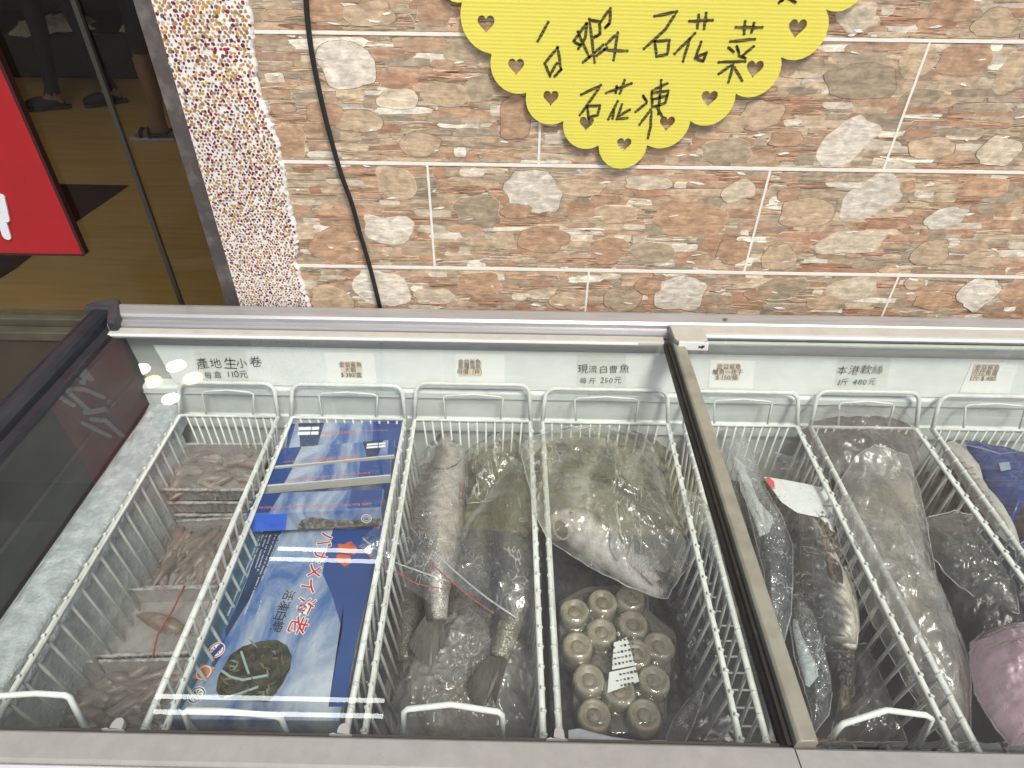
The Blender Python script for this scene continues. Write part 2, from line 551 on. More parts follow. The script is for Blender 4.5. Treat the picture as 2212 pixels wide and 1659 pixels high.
W_, G_, O_, T_, C_ = (.57, .52, .46), (.33, .26, .18), (.41, .25, .155), (.45, .33, .22), (.52, .44, .34)
STONES = [
 (600,25,55,30,0,T_),(700,22,42,25,5,O_),(800,30,58,26,0,T_),(940,30,38,28,0,O_),(1850,35,45,33,0,C_),(1960,32,60,24,0,T_),(2060,20,48,24,5,O_),(2150,52,50,26,0,T_),
 (750,140,64,46,12,W_),(620,305,40,30,0,O_),(645,195,58,30,0,G_),(966,204,48,25,0,T_),(1114,256,34,46,10,O_),(1037,190,30,27,0,G_),(1018,113,58,22,0,G_),(955,265,40,28,0,O_),(905,312,44,24,0,T_),(860,215,44,20,-5,C_),(775,262,50,22,0,T_),(700,245,40,22,0,O_),
 (1832,305,64,38,-42,W_),(1645,250,46,27,-5,T_),(1577,268,28,18,0,T_),(1573,327,54,26,0,G_),(1859,177,76,36,0,G_),(1764,168,40,20,-5,C_),(1985,128,40,34,10,T_),(2086,130,56,32,0,O_),(2182,160,30,38,0,T_),(2160,325,46,28,0,C_),(1950,255,52,26,0,O_),(1700,300,36,17,0,O_),(2010,320,50,20,0,T_),(1990,210,46,18,0,G_),
 (856,395,41,32,15,T_),(722,428,62,31,0,G_),(838,496,51,30,5,W_),(729,530,55,36,-12,O_),(1152,416,62,42,18,W_),(1031,455,51,31,8,G_),(1007,547,36,25,10,O_),(1114,455,33,16,0,O_),(1172,519,52,27,0,O_),(1088,519,24,20,0,T_),(1331,463,45,18,0,T_),(1241,529,32,15,0,C_),(1316,541,40,27,0,O_),(1490,472,78,38,5,O_),(1255,405,50,18,0,T_),(1415,545,45,22,0,G_),(1530,400,42,18,0,T_),(1400,395,50,16,0,C_),
 (1883,423,62,39,-24,W_),(1741,459,52,32,0,T_),(1682,557,38,25,0,T_),(1572,474,19,26,0,O_),(2122,405,52,20,0,O_),(2042,471,43,20,-12,W_),(1836,525,68,25,-5,C_),(2012,548,38,27,0,T_),(2172,497,48,40,0,O_),(1961,402,16,12,0,O_),(1705,420,26,14,-15,O_),(1595,413,38,22,-15,C_),(1584,544,34,24,0,O_),(1920,520,35,15,-15,O_),(2120,560,40,16,0,T_),
 (716,645,46,29,0,T_),(822,620,62,34,8,W_),(1036,612,51,23,0,O_),(1162,623,51,22,0,G_),(1225,650,38,18,0,T_),(1344,648,40,24,0,G_),(1468,636,54,36,5,W_),(1400,618,30,16,0,O_),(1560,650,40,15,0,O_),(1688,622,52,20,0,G_),(1839,625,50,24,-10,C_),(1636,636,28,10,0,O_),(1780,655,40,14,0,T_),(2112,634,40,30,15,W_),(2200,628,30,22,0,O_),(2018,650,42,15,0,O_),(940,640,45,16,0,C_),(1975,610,22,14,0,T_),
]
b = MB()
x0, x1, zb, zt = -.3, 2.4, 0.0, 1.56
b.box((x0, 0, zb), (x1, .12, zt), mi=0)
for k in range(0, 7):
    z = ROW0 - k * TH
    hw = .0023 + .0004 * (k % 3)
    b.box((x0, -.0012, z - hw), (x1, 0.001, z + hw), col=(1, 1, 1), mi=2)
    off = 0 if k % 2 else .3
    # row k lies between z and z - TH
    for j in range(-2, 5):
        xx = j * TW + (0 if k == 1 or k % 2 else .3)
        if k == 0:
            xx = j * TW - .105 + .3
        if x0 < xx < x1:
            b.box((xx - .002, -.0011, z - TH + .0027), (xx + .002, .001, z - .0027), col=(1, 1, 1), mi=2)
def blob_poly(c, rx, rz, rot, seed, k=1.0, n=26):
    pts = []
    for i in range(n):
        t = 2 * math.pi * i / n
        q = 1 + .34 * noise.noise(Vector((math.cos(t) * 1.3 + seed * 3.1, math.sin(t) * 1.3, seed))) + .07 * noise.noise(Vector((math.cos(t) * 4, math.sin(t) * 4 + seed * 2, 5)))
        ex = .8
        cx = math.copysign(abs(math.cos(t)) ** ex, math.cos(t)) * rx * q * k
        cz = math.copysign(abs(math.sin(t)) ** ex, math.sin(t)) * rz * q * k
        pts.append((c.x + cx * math.cos(rot) - cz * math.sin(rot), c.z + cx * math.sin(rot) + cz * math.cos(rot)))
    return pts
def pale(c, g):
    m_ = sum(c) / 3
    return tuple((k * .84 + m_ * .16) * g * 1.16 * w_ for k, w_ in zip(c, (1., .985, .9)))
def in_row(z):
    row = math.floor((ROW0 - z) / TH)
    return ROW0 - row * TH - .0042, ROW0 - (row + 1) * TH + .0042
def clampz(P, top, bot):
    return [(x, min(max(z, bot), top)) for x, z in P]
# flat slabs in thin uneven courses
SLAB = [((.40, .25, .16), 20), ((.43, .30, .20), 16), ((.47, .36, .25), 14), ((.35, .27, .19), 16), ((.31, .25, .185), 10), ((.38, .21, .13), 12), ((.53, .46, .37), 8), ((.62, .57, .5), 5)]
slabs = [c for c, k in SLAB for _ in range(k)]
rs = random.Random(21)
k_ = 0
z = 1.5
while z > .80:
    x = -.3 + rs.uniform(0, .05)
    while x < 1.75:
        L = rs.uniform(.018, .075) if rs.random() < .8 else rs.uniform(.07, .13)
        hh = rs.uniform(.0075, .016) * (1.25 if L < .04 else 1)
        top, bot = in_row(z)
        zc = z + rs.uniform(-.004, .004)
        n = 14
        P = []
        sd_ = rs.random() * 50
        tilt = rs.uniform(-.05, .05)
        for q in range(n):
            t = 2 * math.pi * q / n
            ex = .55
            u = math.copysign(abs(math.cos(t)) ** ex, math.cos(t)) * L * .5
            v_ = math.copysign(abs(math.sin(t)) ** ex, math.sin(t)) * hh * .5
            w_ = 1 + .28 * noise.noise(Vector((math.cos(t) * 1.6 + sd_, math.sin(t) * 1.6, 3))) + .1 * noise.noise(Vector((math.cos(t) * 5 + sd_, math.sin(t) * 5, 8)))
            P.append((x + L / 2 + u * w_, zc + v_ * w_ + tilt * u))
        c = rs.choice(slabs)
        g = rs.uniform(.85, 1.15)
        shale = rs.random() < .26
        d_ = -.0001 - (k_ % 60) * 4e-6
        if rs.random() < .9:
            eg = rs.choice([(.2, .14, .1), (.18, .12, .085), (.24, .18, .13), (.55, .47, .37), (.7, .66, .58)])
            cx_ = sum(p[0] for p in P) / n
            PE = [(px_ + (.0006 if px_ > cx_ else -.0006), pz_ + (.00055 if pz_ > zc else -.00055)) for px_, pz_ in P]
            b.wallprism(clampz(PE, top, bot), .002, d_, col=eg, mi=1)
        b.wallprism(clampz(P, top, bot), .002, d_ - .00018, col=pale(c, g), mi=3 if shale else 1)
        x += L * rs.uniform(.8, 1.05)
        k_ += 1
    z -= rs.uniform(.0085, .0125)
for i, (px, py, rx, ry, rot, colr) in enumerate(STONES):
    c = PY(px, py, 0)
    rw = (PY(px + rx, py, 0) - c).length
    rh = (PY(px, py + ry, 0) - c).length
    if c.x < -.27:
        continue
    top, bot = in_row(c.z)
    if colr not in (W_,) and (i * 7) % 5 < 1:
        continue
    q = .9 + .2 * rnd.random()
    edge = rnd.choice([(.2, .135, .09), (.18, .12, .08), (.58, .48, .36), (.2, .135, .09), (.5, .4, .29)])
    b.wallprism(clampz(blob_poly(c, rw, rh, -R(rot), i, 1 + .0010 / rw), top, bot), .002, -.0006 - i * 4e-6, col=edge, mi=1)
    b.wallprism(clampz(blob_poly(c, rw, rh, -R(rot), i), top, bot), .002, -.0008 - i * 4e-6, col=pale(colr, q), mi=1)
# white chips of grout colour between the stones
for k in range(150):
    cx_, cz_ = rs.uniform(-.26, 1.5), rs.uniform(.86, 1.45)
    top, bot = in_row(cz_)
    L, hh = rs.uniform(.003, .014), rs.uniform(.0009, .0022)
    P = []
    for q in range(9):
        t = 2 * math.pi * q / 9
        P.append((cx_ + L * math.cos(t) * rs.uniform(.5, 1.1), cz_ + hh * math.sin(t) * rs.uniform(.5, 1.2) + L * .12 * math.cos(t) * (1 if k % 2 else -1)))
    b.wallprism(clampz(P, top, bot), .002, -.0012 - k * 2e-6, col=(.8, .77, .7), mi=1)
mt, ns, ls = newmat('shale_print')
out = ns.new('ShaderNodeOutputMaterial')
bs = N(ns, 'ShaderNodeBsdfPrincipled', Roughness=.45)
ls.new(bs.outputs[0], out.inputs[0])
a = ns.new('ShaderNodeAttribute')
a.attribute_name = 'Col'
n1 = N(ns, 'ShaderNodeTexNoise', Scale=1.0, Detail=4, Roughness=.6)
ls.new(strata(22, 420, 4.0, 2.0), n1.inputs['Vector'])
r1 = ramp(ns, [(.36, (.2, .15, .12)), (.46, (.75, .7, .66)), (.55, (1.1, 1.1, 1.1)), (.63, (1.9, 1.95, 2.0))])
ls.new(n1.outputs[0], r1.inputs[0])
c = mix(ns, ls, 1., a.outputs['Color'], r1.outputs[0], 'MULTIPLY')
ls.new(c, bs.inputs['Base Color'])
shale_mat = mt
o = b.build('tiled_wall', [tile_mat, stone_mat, grout, shale_mat])
tag(o, 'shop wall of brown and orange printed stone tiles with white grout lines', 'wall')

# --- column of washed pebbles between window and tiles
cL, cR = -.4, -.262
b = MB()
poly = [(cL, 0), (cL, 1.56)]
z = 1.56
edge = []
while z > 0:
    e = .016 * noise.noise(Vector((z * 9, 2, 0))) + .005 * noise.noise(Vector((z * 40, 5, 0))) + .003 * noise.noise(Vector((z * 110, 9, 0)))
    if 1.0 < z < 1.22:
        e += .006
    edge.append((cR + e, z))
    z -= .004
poly = [(cL, z_) for _, z_ in edge][::-1]
vs, fs = [], []
nn = len(edge)
for (xe, z_) in edge:
    vs += [(cL, .12, z_), (cL, -.008, z_), (xe - .003, -.008, z_), (xe, -.0045, z_), (xe + .001 + .002 * abs(noise.noise(Vector((z_ * 90, 3, 1)))), .0005, z_)]
for i in range(nn - 1):
    for k in range(4):
        fs.append((i * 5 + k, i * 5 + k + 1, i * 5 + 5 + k + 1, i * 5 + 5 + k))
b.add(vs, fs, (1, 1, 1), 0)
PC = [((.23, .02, .045), 20), ((.13, .025, .05), 10), ((.36, .03, .04), 3), ((.5, .25, .06), 24), ((.55, .33, .12), 14), ((.42, .27, .14), 18), ((.3, .22, .13), 12), ((.55, .33, .02), 6), ((.6, .5, .36), 6), ((.12, .09, .07), 4)]
pcs = [c for c, k in PC for _ in range(k)]
def pebble(x, z):
    c = rnd.choice(pcs)
    q = .75 + .5 * rnd.random()
    c = tuple(min(1, k * q) for k in c)
    a = rnd.uniform(.0017, .0028) * (.8 + .35 * (z - .86) / .5)
    e = rnd.uniform(1.0, 1.5)
    th = rnd.uniform(0, math.pi)
    h = rnd.uniform(.0004, .0009)
    vs = []
    n = 8
    ir = [rnd.uniform(.85, 1.12) for _ in range(n)]
    for rr, hh in ((1, -.0004), (.8, h * .7)):
        for k in range(n):
            t = 2 * math.pi * k / n
            u, w_ = math.cos(t) * a * e * rr * ir[k], math.sin(t) * a * rr * ir[k]
            vs.append((x + u * math.cos(th) - w_ * math.sin(th), -.0082 - hh, z + u * math.sin(th) + w_ * math.cos(th)))
    fs = [(k, (k + 1) % n, n + (k + 1) % n, n + k) for k in range(n)] + [tuple(range(n, 2 * n))]
    b.add(vs, fs, c, 1)
sp = .0062
zz = .62
r_ = 0
while zz < 1.5:
    xx = cL + .002 + (sp / 2 if r_ % 2 else 0)
    ei = int((1.56 - zz) / .004)
    lim = edge[ei][0] - .0035
    while xx < lim:
        if rnd.random() < .93:
            pebble(xx + rnd.uniform(-.0015, .0015), zz + rnd.uniform(-.0014, .0014))
        xx += sp
    zz += sp * .87
    sp = .0054 + .0012 * (zz - .86) / .5
    r_ += 1
plaster = mat('white_plaster', (.84, .83, .8), .8, col2=(.76, .75, .72), nscale=60, bump=.5, bscale=250, bdist=.001)
o = b.build('pebble_column', [plaster, mat('pebble', (1, 1, 1), .35, attr=True, col2=(.8, .8, .8), nscale=900)])
tag(o, 'white plaster column dotted with red and ochre pebbles beside the window', 'column')
b = MB()
b.box((-.43, -.004, 0), (-.402, .14, 1.56))
o = b.build('column_edging', mat('dark_marble', (.085, .075, .07), .35, col2=(.2, .18, .165), nscale=22, lo=.5, hi=.75))
tag(o, 'dark grey marble edging strip on the left side of the pebble column', 'edging')

# --- window
win = thing('shop_window', 'shop window of tinted sliding glass left of the pebble column', 'window', (-1.2, .05, .79))
xj = PY(300, 375, .04).x
fr = mat('window_frame_metal', (.095, .09, .06), .5, .2, col2=(.065, .06, .042), nscale=20)
b = MB()
b.box((-2.2, .034, .806), (-.432, .04, 1.56))
b.build('pane', M['winglass'], win)
b = MB()
b.box((xj - .004, .026, .8065), (xj + .004, .0335, 1.56))
b.build('pane_edge', mat('dark_seal', (.03, .028, .022), .5), win)
b = MB()
b.box((-2.2, -.004, .765), (-.432, .08, .786))
b.box((-2.2, .02, .786), (-.432, .06, .805))
b.build('sill', fr, win, bevel=.002)
b = MB()
b.box((-2.25, .0, 0), (-.432, .1, .7645))
o = b.build('base_wall', mat('dark_tile', (.045, .036, .022), .4, col2=(.03, .024, .016), nscale=6))
tag(o, 'dark brown low wall under the shop window sill', 'wall')

b = MB()
b.box((-6, .0, 1.5605), (2.4, .14, 3.2))
o = b.build('upper_board', mat('dark_board', (.07, .068, .066), .6, col2=(.05, .05, .05), nscale=4))
tag(o, 'dark board above the shop window and the tiles, seen only mirrored in the lids', 'board')

# --- red sign on the window
sg = thing('red_sign', 'red shop sign with thick white lettering hung against the window', 'sign', (-.81, .02, .961))
b = MB()
b.box((-.93, .018, .961), (-.697, .03, 1.54))
b.build('panel', mat('red_panel', (.40, .008, .012), .4, col2=(.34, .007, .01), nscale=8), sg)
b = MB()
b.box((-.6965, .0185, .959), (-.6915, .0315, 1.54))
b.box((-.93, .0185, .956), (-.6972, .0315, .9608))
b.build('edge_trim', mat('dark_red_edge', (.03, .006, .006), .5), sg)
def reflz(zx, zy):                    # the lettering is read from its mirror image in the lid: mirrored about the glass level
    p = PZ((zx / 3.95) * .914, (740 + zy / 3.95) * .914, .85)
    r = ray((zx / 3.95) * .914, (740 + zy / 3.95) * .914)
    r = Vector((r.x, r.y, -r.z))
    t = (.017 - p.y) / r.y
    q = p + r * t
    return (q.x - .014, q.z)
def ribbon(b, pts, wd, y0, y1, mi=0, taper=False, col=None):
    n = len(pts)
    L, Rr = [], []
    for i in range(n):
        a = Vector(pts[max(0, i - 1)])
        c = Vector(pts[min(n - 1, i + 1)])
        t = (c - a)
        if t.length < 1e-7:
            t = Vector((1, 0))
        t.normalize()
        nn_ = Vector((-t.y, t.x)) * wd * .5
        if taper and i in (0, n - 1):
            nn_ *= .6
        p = Vector(pts[i])
        L.append(tuple(p + nn_))
        Rr.append(tuple(p - nn_))
    for i in range(n - 1):
        b.wallprism([L[i], L[i + 1], Rr[i + 1], Rr[i]], y0, y1 - .00003 * (i % 2), mi=mi, col=col)
    for i in range(n):
        p = Vector(pts[i])
        b.wallprism([(p.x + wd * .5 * math.cos(k * math.pi / 5), p.y + wd * .5 * math.sin(k * math.pi / 5)) for k in range(10)], y0, y1 - .00006, mi=mi, col=col)
b = MB()
for st in ([(840, 555), (950, 690)], [(790, 640), (870, 720)], [(870, 620), (770, 610)], [(900, 680), (800, 680)], [(905, 960), (715, 785), (890, 785), (1055, 855)], [(590, 815), (780, 930)], [(1130, 900), (1140, 912)], [(895, 1000), (1075, 970)], [(955, 1060), (1085, 1075), (1225, 1205)], [(880, 1100), (1110, 1210)]):
    ribbon(b, [reflz(*p) for p in st], .014, .0178, .0145)
p1, p2 = PY(-8, 438, .015), PY(14, 510, .015)
ribbon(b, [(p1.x, p1.z), (p2.x, p2.z)], .016, .0178, .0146)
b.build('lettering', mat('white_letter', (.75, .78, .8), .4), sg)
# ------------------------------------------------------------------ yellow scalloped notice
YS = -.009
def mesh_from_curve(cu, name, mt, parent=None, loc=None, Mx=None):
    tmp = bpy.data.objects.new('tmp', cu)
    COL.objects.link(tmp)
    dg = bpy.context.evaluated_depsgraph_get()
    me = bpy.data.meshes.new_from_object(tmp.evaluated_get(dg))
    COL.objects.unlink(tmp)
    bpy.data.objects.remove(tmp)
    if Mx:
        me.transform(Mx)
    if parent:
        me.transform(Matrix.Translation(-woff(parent)))
    me.materials.clear()
    me.materials.append(mt)
    me.name = name
    o = bpy.data.objects.new(name, me)
    COL.objects.link(o)
    o.parent = parent
    return o
def w2(px, py):
    p = PY(px, py, YS)
    return (p.x, p.z)
def arc3(a, m_, c, n=10):
    ax, ay = a; bx, by = m_; cx, cy = c
    d = 2 * (ax * (by - cy) + bx * (cy - ay) + cx * (ay - by))
    ux = ((ax * ax + ay * ay) * (by - cy) + (bx * bx + by * by) * (cy - ay) + (cx * cx + cy * cy) * (ay - by)) / d
    uy = ((ax * ax + ay * ay) * (cx - bx) + (bx * bx + by * by) * (ax - cx) + (cx * cx + cy * cy) * (bx - ax)) / d
    r = math.hypot(ax - ux, ay - uy)
    t0, t1, tm = (math.atan2(p[1] - uy, p[0] - ux) for p in (a, c, m_))
    def cand(t1):
        return [(ux + r * math.cos(t0 + (t1 - t0) * i / n), uy + r * math.sin(t0 + (t1 - t0) * i / n)) for i in range(n)]
    best = None
    for k in (-2 * math.pi, 0, 2 * math.pi):
        c_ = cand(t1 + k)
        if abs(t1 + k - t0) > 2 * math.pi:
            continue
        dd = min(math.hypot(p[0] - m_[0], p[1] - m_[1]) for p in c_)
        if best is None or dd < best[0] - 1e-6:
            best = (dd, c_)
    return best[1]
segs = [((930, -60), (915, -30), (998, 5)), ((998, 5), (1000, 62), (1062, 116)), ((1062, 116), (1085, 190), (1137, 200)), ((1137, 200), (1163, 262), (1217, 261)), ((1217, 261), (1243, 316), (1293, 314)),
        ((1293, 314), (1346, 364), (1398, 313)), ((1398, 313), (1437, 319), (1491, 261)), ((1491, 261), (1543, 267), (1589, 202)), ((1589, 202), (1650, 200), (1687, 123)), ((1687, 123), (1772, 97), (1784, 20)), ((1784, 20), (1850, 5), (1880, -60))]
segs[0] = ((960, -70), (955, -20), (998, 5))
outl = []
for a_, m_, c_ in segs:
    outl += arc3(w2(*a_), w2(*m_), w2(*c_))
outl.append(w2(1880, -60))
outl += [(.70, 1.48), (.66, 1.545), (.5, 1.557), (.33, 1.55), (.16, 1.557), (.03, 1.545), (0., 1.48)]
cu = bpy.data.curves.new('notice', 'CURVE')
cu.dimensions = '2D'
cu.fill_mode = 'BOTH'
cu.extrude = .0009
def spl(pts):
    s = cu.splines.new('POLY')
    s.points.add(len(pts) - 1)
    for q, p in zip(s.points, pts):
        q.co = (p[0], p[1], 0, 1)
    s.use_cyclic_u = True
spl(outl)
HE = [(1050, 50, 19), (1115, 142, 18), (1190, 210, 17), (1267, 265, 16), (1348, 311, 16), (1441, 265, 17), (1532, 211, 18), (1630, 147, 19), (1722, 59, 20)]
for hx, hy, hr in HE:
    c = w2(hx, hy)
    s_ = (PY(hx + hr, hy, YS) - PY(hx, hy, YS)).length
    pts = []
    for i in range(28):
        t = 2 * math.pi * i / 28
        pts.append((c[0] + s_ * (16 * math.sin(t) ** 3) / 16.5, c[1] + s_ * 1.1 * (13 * math.cos(t) - 5 * math.cos(2 * t) - 2 * math.cos(3 * t) - math.cos(4 * t)) / 16.5))
    spl(pts)
mt, ns, ls = newmat('yellow_corrugated_plastic')
out = ns.new('ShaderNodeOutputMaterial')
bs = N(ns, 'ShaderNodeBsdfPrincipled', Roughness=.4)
wv = N(ns, 'ShaderNodeTexWave', Scale=56)
wv.bands_direction = 'Z'
ls.new(coords(ns, ls, (1, 1, 1), (0, R(-.6), 0)), wv.inputs['Vector'])
nz = N(ns, 'ShaderNodeTexNoise', Scale=9, Detail=3)
ls.new(coords(ns, ls, (.3, 1, 4)), nz.inputs['Vector'])
c = mix(ns, ls, wv.outputs[0], (.90, .83, .13), (.95, .88, .17))
c = mix(ns, ls, nz.outputs[0], c, (.95, .88, .17))
ls.new(c, bs.inputs['Base Color'])
bs.inputs['Transmission Weight'].default_value = 0
tl = ns.new('ShaderNodeBsdfTranslucent')
ls.new(c, tl.inputs[0])
mx = ns.new('ShaderNodeMixShader')
mx.inputs[0].default_value = .3
ls.new(bs.outputs[0], mx.inputs[1])
ls.new(tl.outputs[0], mx.inputs[2])
bp = N(ns, 'ShaderNodeBump', Strength=.3, Distance=.0006)
ls.new(wv.outputs[0], bp.inputs['Height'])
ls.new(bp.outputs[0], bs.inputs['Normal'])
ls.new(mx.outputs[0], out.inputs[0])
nt_ = thing('yellow_notice', 'yellow scalloped plastic notice with heart cut-outs and black handwriting', 'sign', (.34, YS, 1.16))
MXW = Matrix(((1, 0, 0, 0), (0, 0, -1, YS), (0, 1, 0, 0), (0, 0, 0, 1)))
mesh_from_curve(cu, 'board', mt, nt_, Mx=MXW)
H1 = [[(595, 105), (545, 195)], [(640, 225), (578, 300), (603, 362)], [(640, 225), (655, 330)], [(635, 300), (605, 352)], [(655, 328), (625, 362)],
 [(775, 110), (715, 195), (745, 212)], [(778, 112), (770, 180), (738, 230)], [(735, 150), (790, 270)], [(760, 295), (800, 262)], [(790, 90), (815, 295)], [(800, 97), (838, 102), (842, 160), (812, 178)],
 [(845, 100), (890, 40), (886, 110), (866, 130)], [(870, 210), (925, 155), (905, 283)], [(862, 236), (970, 241)], [(855, 213), (815, 250)], [(872, 226), (825, 263)],
 [(1100, 75), (1205, 55), (1150, 140), (1050, 230)], [(1100, 195), (1110, 268), (1160, 257), (1170, 190), (1102, 196)],
 [(1265, 100), (1375, 95)], [(1310, 70), (1303, 132)], [(1345, 62), (1335, 135)], [(1290, 158), (1195, 255)], [(1265, 190), (1235, 290)], [(1320, 200), (1292, 278), (1330, 290), (1346, 250), (1302, 268)],
 [(1485, 130), (1610, 130)], [(1530, 100), (1525, 160)], [(1572, 110), (1560, 152)], [(1460, 196), (1575, 186)], [(1450, 225), (1475, 246)], [(1490, 220), (1500, 250)], [(1570, 220), (1520, 262)], [(1500, 264), (1530, 275)], [(1405, 295), (1530, 290)], [(1477, 292), (1450, 390)], [(1462, 310), (1405, 350)], [(1480, 320), (1515, 382)],
 [(750, 450), (845, 405), (800, 470), (745, 545)], [(780, 508), (790, 580)], [(780, 505), (840, 500), (830, 545), (785, 557)],
 [(870, 440), (990, 395)], [(920, 408), (915, 440)], [(957, 380), (935, 442)], [(925, 480), (880, 565)], [(908, 518), (900, 562)], [(945, 495), (920, 565), (970, 560)], [(982, 520), (935, 547)],
 [(1045, 455), (1062, 480)], [(1060, 490), (1010, 530)], [(1130, 380), (1118, 540)], [(1090, 430), (1160, 395)], [(1085, 440), (1090, 508), (1150, 490), (1165, 430), (1090, 442)], [(1092, 472), (1158, 455)], [(1080, 520), (1028, 592)], [(1085, 530), (1080, 600), (1068, 655)], [(1110, 508), (1140, 560)],
 [(1692, 12), (1720, -12)], [(1738, -8), (1768, 10)]]
GR = [5, 11, 2, 6, 12, 3, 7, 9, 2]
HANDW = []
k0 = 0
for gn in GR:
    b = MB()
    for st in H1[k0:k0 + gn]:
        pts = [w2((1000 + x / 2.011) * .914, y / 2.011 * .914) for x, y in st]
        # subdivide with a little hand tremor
        pp = []
        for i in range(len(pts) - 1):
            for k in range(4):
                f = k / 4
                pp.append((pts[i][0] * (1 - f) + pts[i + 1][0] * f + rnd.uniform(-1, 1) * .0004, pts[i][1] * (1 - f) + pts[i + 1][1] * f + rnd.uniform(-1, 1) * .0004))
        pp.append(pts[-1])
        ribbon(b, pp, .0047, YS - .0005, YS - .0013, taper=True)
    HANDW.append(b)
    k0 += gn
mt, ns, ls = newmat('felt_pen_on_yellow')
out = ns.new('ShaderNodeOutputMaterial')
bs = N(ns, 'ShaderNodeBsdfPrincipled', Roughness=.5)
wv = N(ns, 'ShaderNodeTexWave', Scale=56)
wv.bands_direction = 'Z'
ls.new(coords(ns, ls), wv.inputs['Vector'])
nz = N(ns, 'ShaderNodeTexNoise', Scale=70, Detail=3)
ls.new(coords(ns, ls), nz.inputs['Vector'])
ml = N(ns, 'ShaderNodeMath', operation='MULTIPLY')
ls.new(wv.outputs[0], ml.inputs[0])
ls.new(nz.outputs[0], ml.inputs[1])
rp = ramp(ns, [(.2, (.045, .04, .012)), (.6, (.2, .17, .03))])
ls.new(ml.outputs[0], rp.inputs[0])
ls.new(rp.outputs[0], bs.inputs['Base Color'])
ls.new(bs.outputs[0], out.inputs[0])
for b in HANDW:
    b.build('character', mt, nt_)
b = MB()
q = [w2(*p) for p in ((1290, 200), (1330, 196), (1332, 205), (1450, 206), (1452, 252), (1392, 256), (1388, 290), (1326, 288), (1322, 240), (1292, 236))]
b.wallprism(q, YS + .0020, YS + .0012)
b.build('backing_tape', mat('pale_tape', (.85, .78, .3), .5), nt_)
for hx, hy in ((1120, 40), (1560, 40)):
    b = MB()
    p = PY(hx, hy, YS)
    b.tube([(p.x, 0, p.z + .12), (p.x, YS + .0010, p.z + .12)], .003, 8)
    b.build('wall_peg', M['cable'], nt_)

# --- cable on the wall
b = MB()
pts = [PY(x, y, -.012) for x, y in ((655, -120), (661, 0), (668, 75), (680, 150), (705, 262), (735, 370), (760, 440), (778, 505), (800, 580), (822, 668), (835, 720))]
pp = []
for i in range(len(pts) - 1):
    p0, p1, p2, p3 = pts[max(0, i - 1)], pts[i], pts[i + 1], pts[min(len(pts) - 1, i + 2)]
    for k in range(6):
        t = k / 6
        pp.append(.5 * ((2 * p1) + (p2 - p0) * t + (2 * p0 - 5 * p1 + 4 * p2 - p3) * t * t + (3 * p1 - p0 - 3 * p2 + p3) * t ** 3))
pp.append(pts[-1])
b.tube([(p.x, p.y, p.z) for p in pp], .0043, 10)
o = b.build('power_cable', M['cable'], smooth=True)
tag(o, 'black power cable hanging down the stone tiles into the gap behind the freezer', 'cable')

# ------------------------------------------------------------------ lamps that show in the glass
lw, lo_ = emit('cool_lamp', (1, 1, .88), 18), emit('warm_lamp', (1, .6, .26), 13)
dark_rim = mat('lamp_rim', (.5, .5, .48), .4)
for i, ((px, py), mm, lab) in enumerate((((382, 795), lw, 'round white ceiling lamp mirrored in the lid beside the handwritten five-character price'), ((418, 822), lo_, 'round orange ceiling lamp mirrored in the lid nearest the handwritten 110'), ((330, 829), lo_, 'round orange ceiling lamp mirrored at the edge of the dark strip'), ((305, 803), lw, 'round white ceiling lamp mirrored in the dark strip, leftmost of the lamps'), ((370, 866), lw, 'small bright white lamp mirrored in the lid, lowest of the lamps'))):
    p = PZ(px, py, .85)
    r = ray(px, py)
    r = Vector((r.x, r.y, -r.z))
    t = (2.8 - .85) / r.z
    q = p + r * t
    L = thing('ceiling_lamp', lab, 'lamp', q, 'ceiling lamps mirrored in the lid')
    rr = .06 if i < 4 else .05
    b = MB()
    b.tube([q, q + Vector((0, 0, .012))], rr, 24)
    b.build('diffuser', mm, L)
    b = MB()
    b.tube([q + Vector((0, 0, .0125)), q + Vector((0, 0, .019))], rr + .012, 24)
    b.build('rim', dark_rim, L)
tb = thing('tube_lamp', 'twin fluorescent tube lamp mirrored as two white lines over the blue shrimp box', 'lamp', (-.42, -.394, 1.75))
em = emit('tube_glow', (.96, 1, .97), 9)
for yy, xa, xb in ((-.375, -.701, -.146), (-.412, -.69, -.142)):
    b = MB()
    b.tube([(xa, yy, 1.75), (xb, yy + .001, 1.75)], .0052, 14)
    b.build('tube', em, tb, smooth=False)
b = MB()
b.box((-.73, -.396, 1.80), (-.115, -.391, 1.83))
for xx in (-.722, -.13):
    b.box((xx, -.420, 1.742), (xx + .012, -.366, 1.7995))
for xx in (-.6, -.25):
    b.box((xx, -.3905, 1.805), (xx + .02, -.0015, 1.82))
b.build('fixture', mat('dark_fixture', (.04, .04, .04), .6), tb)

t2 = thing('tube_lamp', 'small twin tube lamp mirrored as two faint white lines across the red writing', 'lamp', (-.4, -.02, 1.66))
def wallhit(px, py, yy):
    p = PZ(px, py, .8625)
    r = ray(px, py)
    r = Vector((r.x, r.y, -r.z))
    return p + r * ((yy - p.y) / r.y)
for (pa, pb) in (((601, 1185), (800, 1191)), ((583, 1207), (812, 1213))):
    b = MB()
    b.tube([wallhit(*pa, -.03), wallhit(*pb, -.03)], .0055, 14)
    b.build('tube', em, t2)
qa, qb = wallhit(601, 1185, -.03), wallhit(812, 1213, -.03)
b = MB()
b.box((qa.x - .02, -.02, min(qa.z, qb.z) - .012), (qb.x + .02, -.0005, max(qa.z, qb.z) + .012))
b.build('fixture', mat('grey_fixture', (.04, .04, .04), .6), t2, bevel=.003)
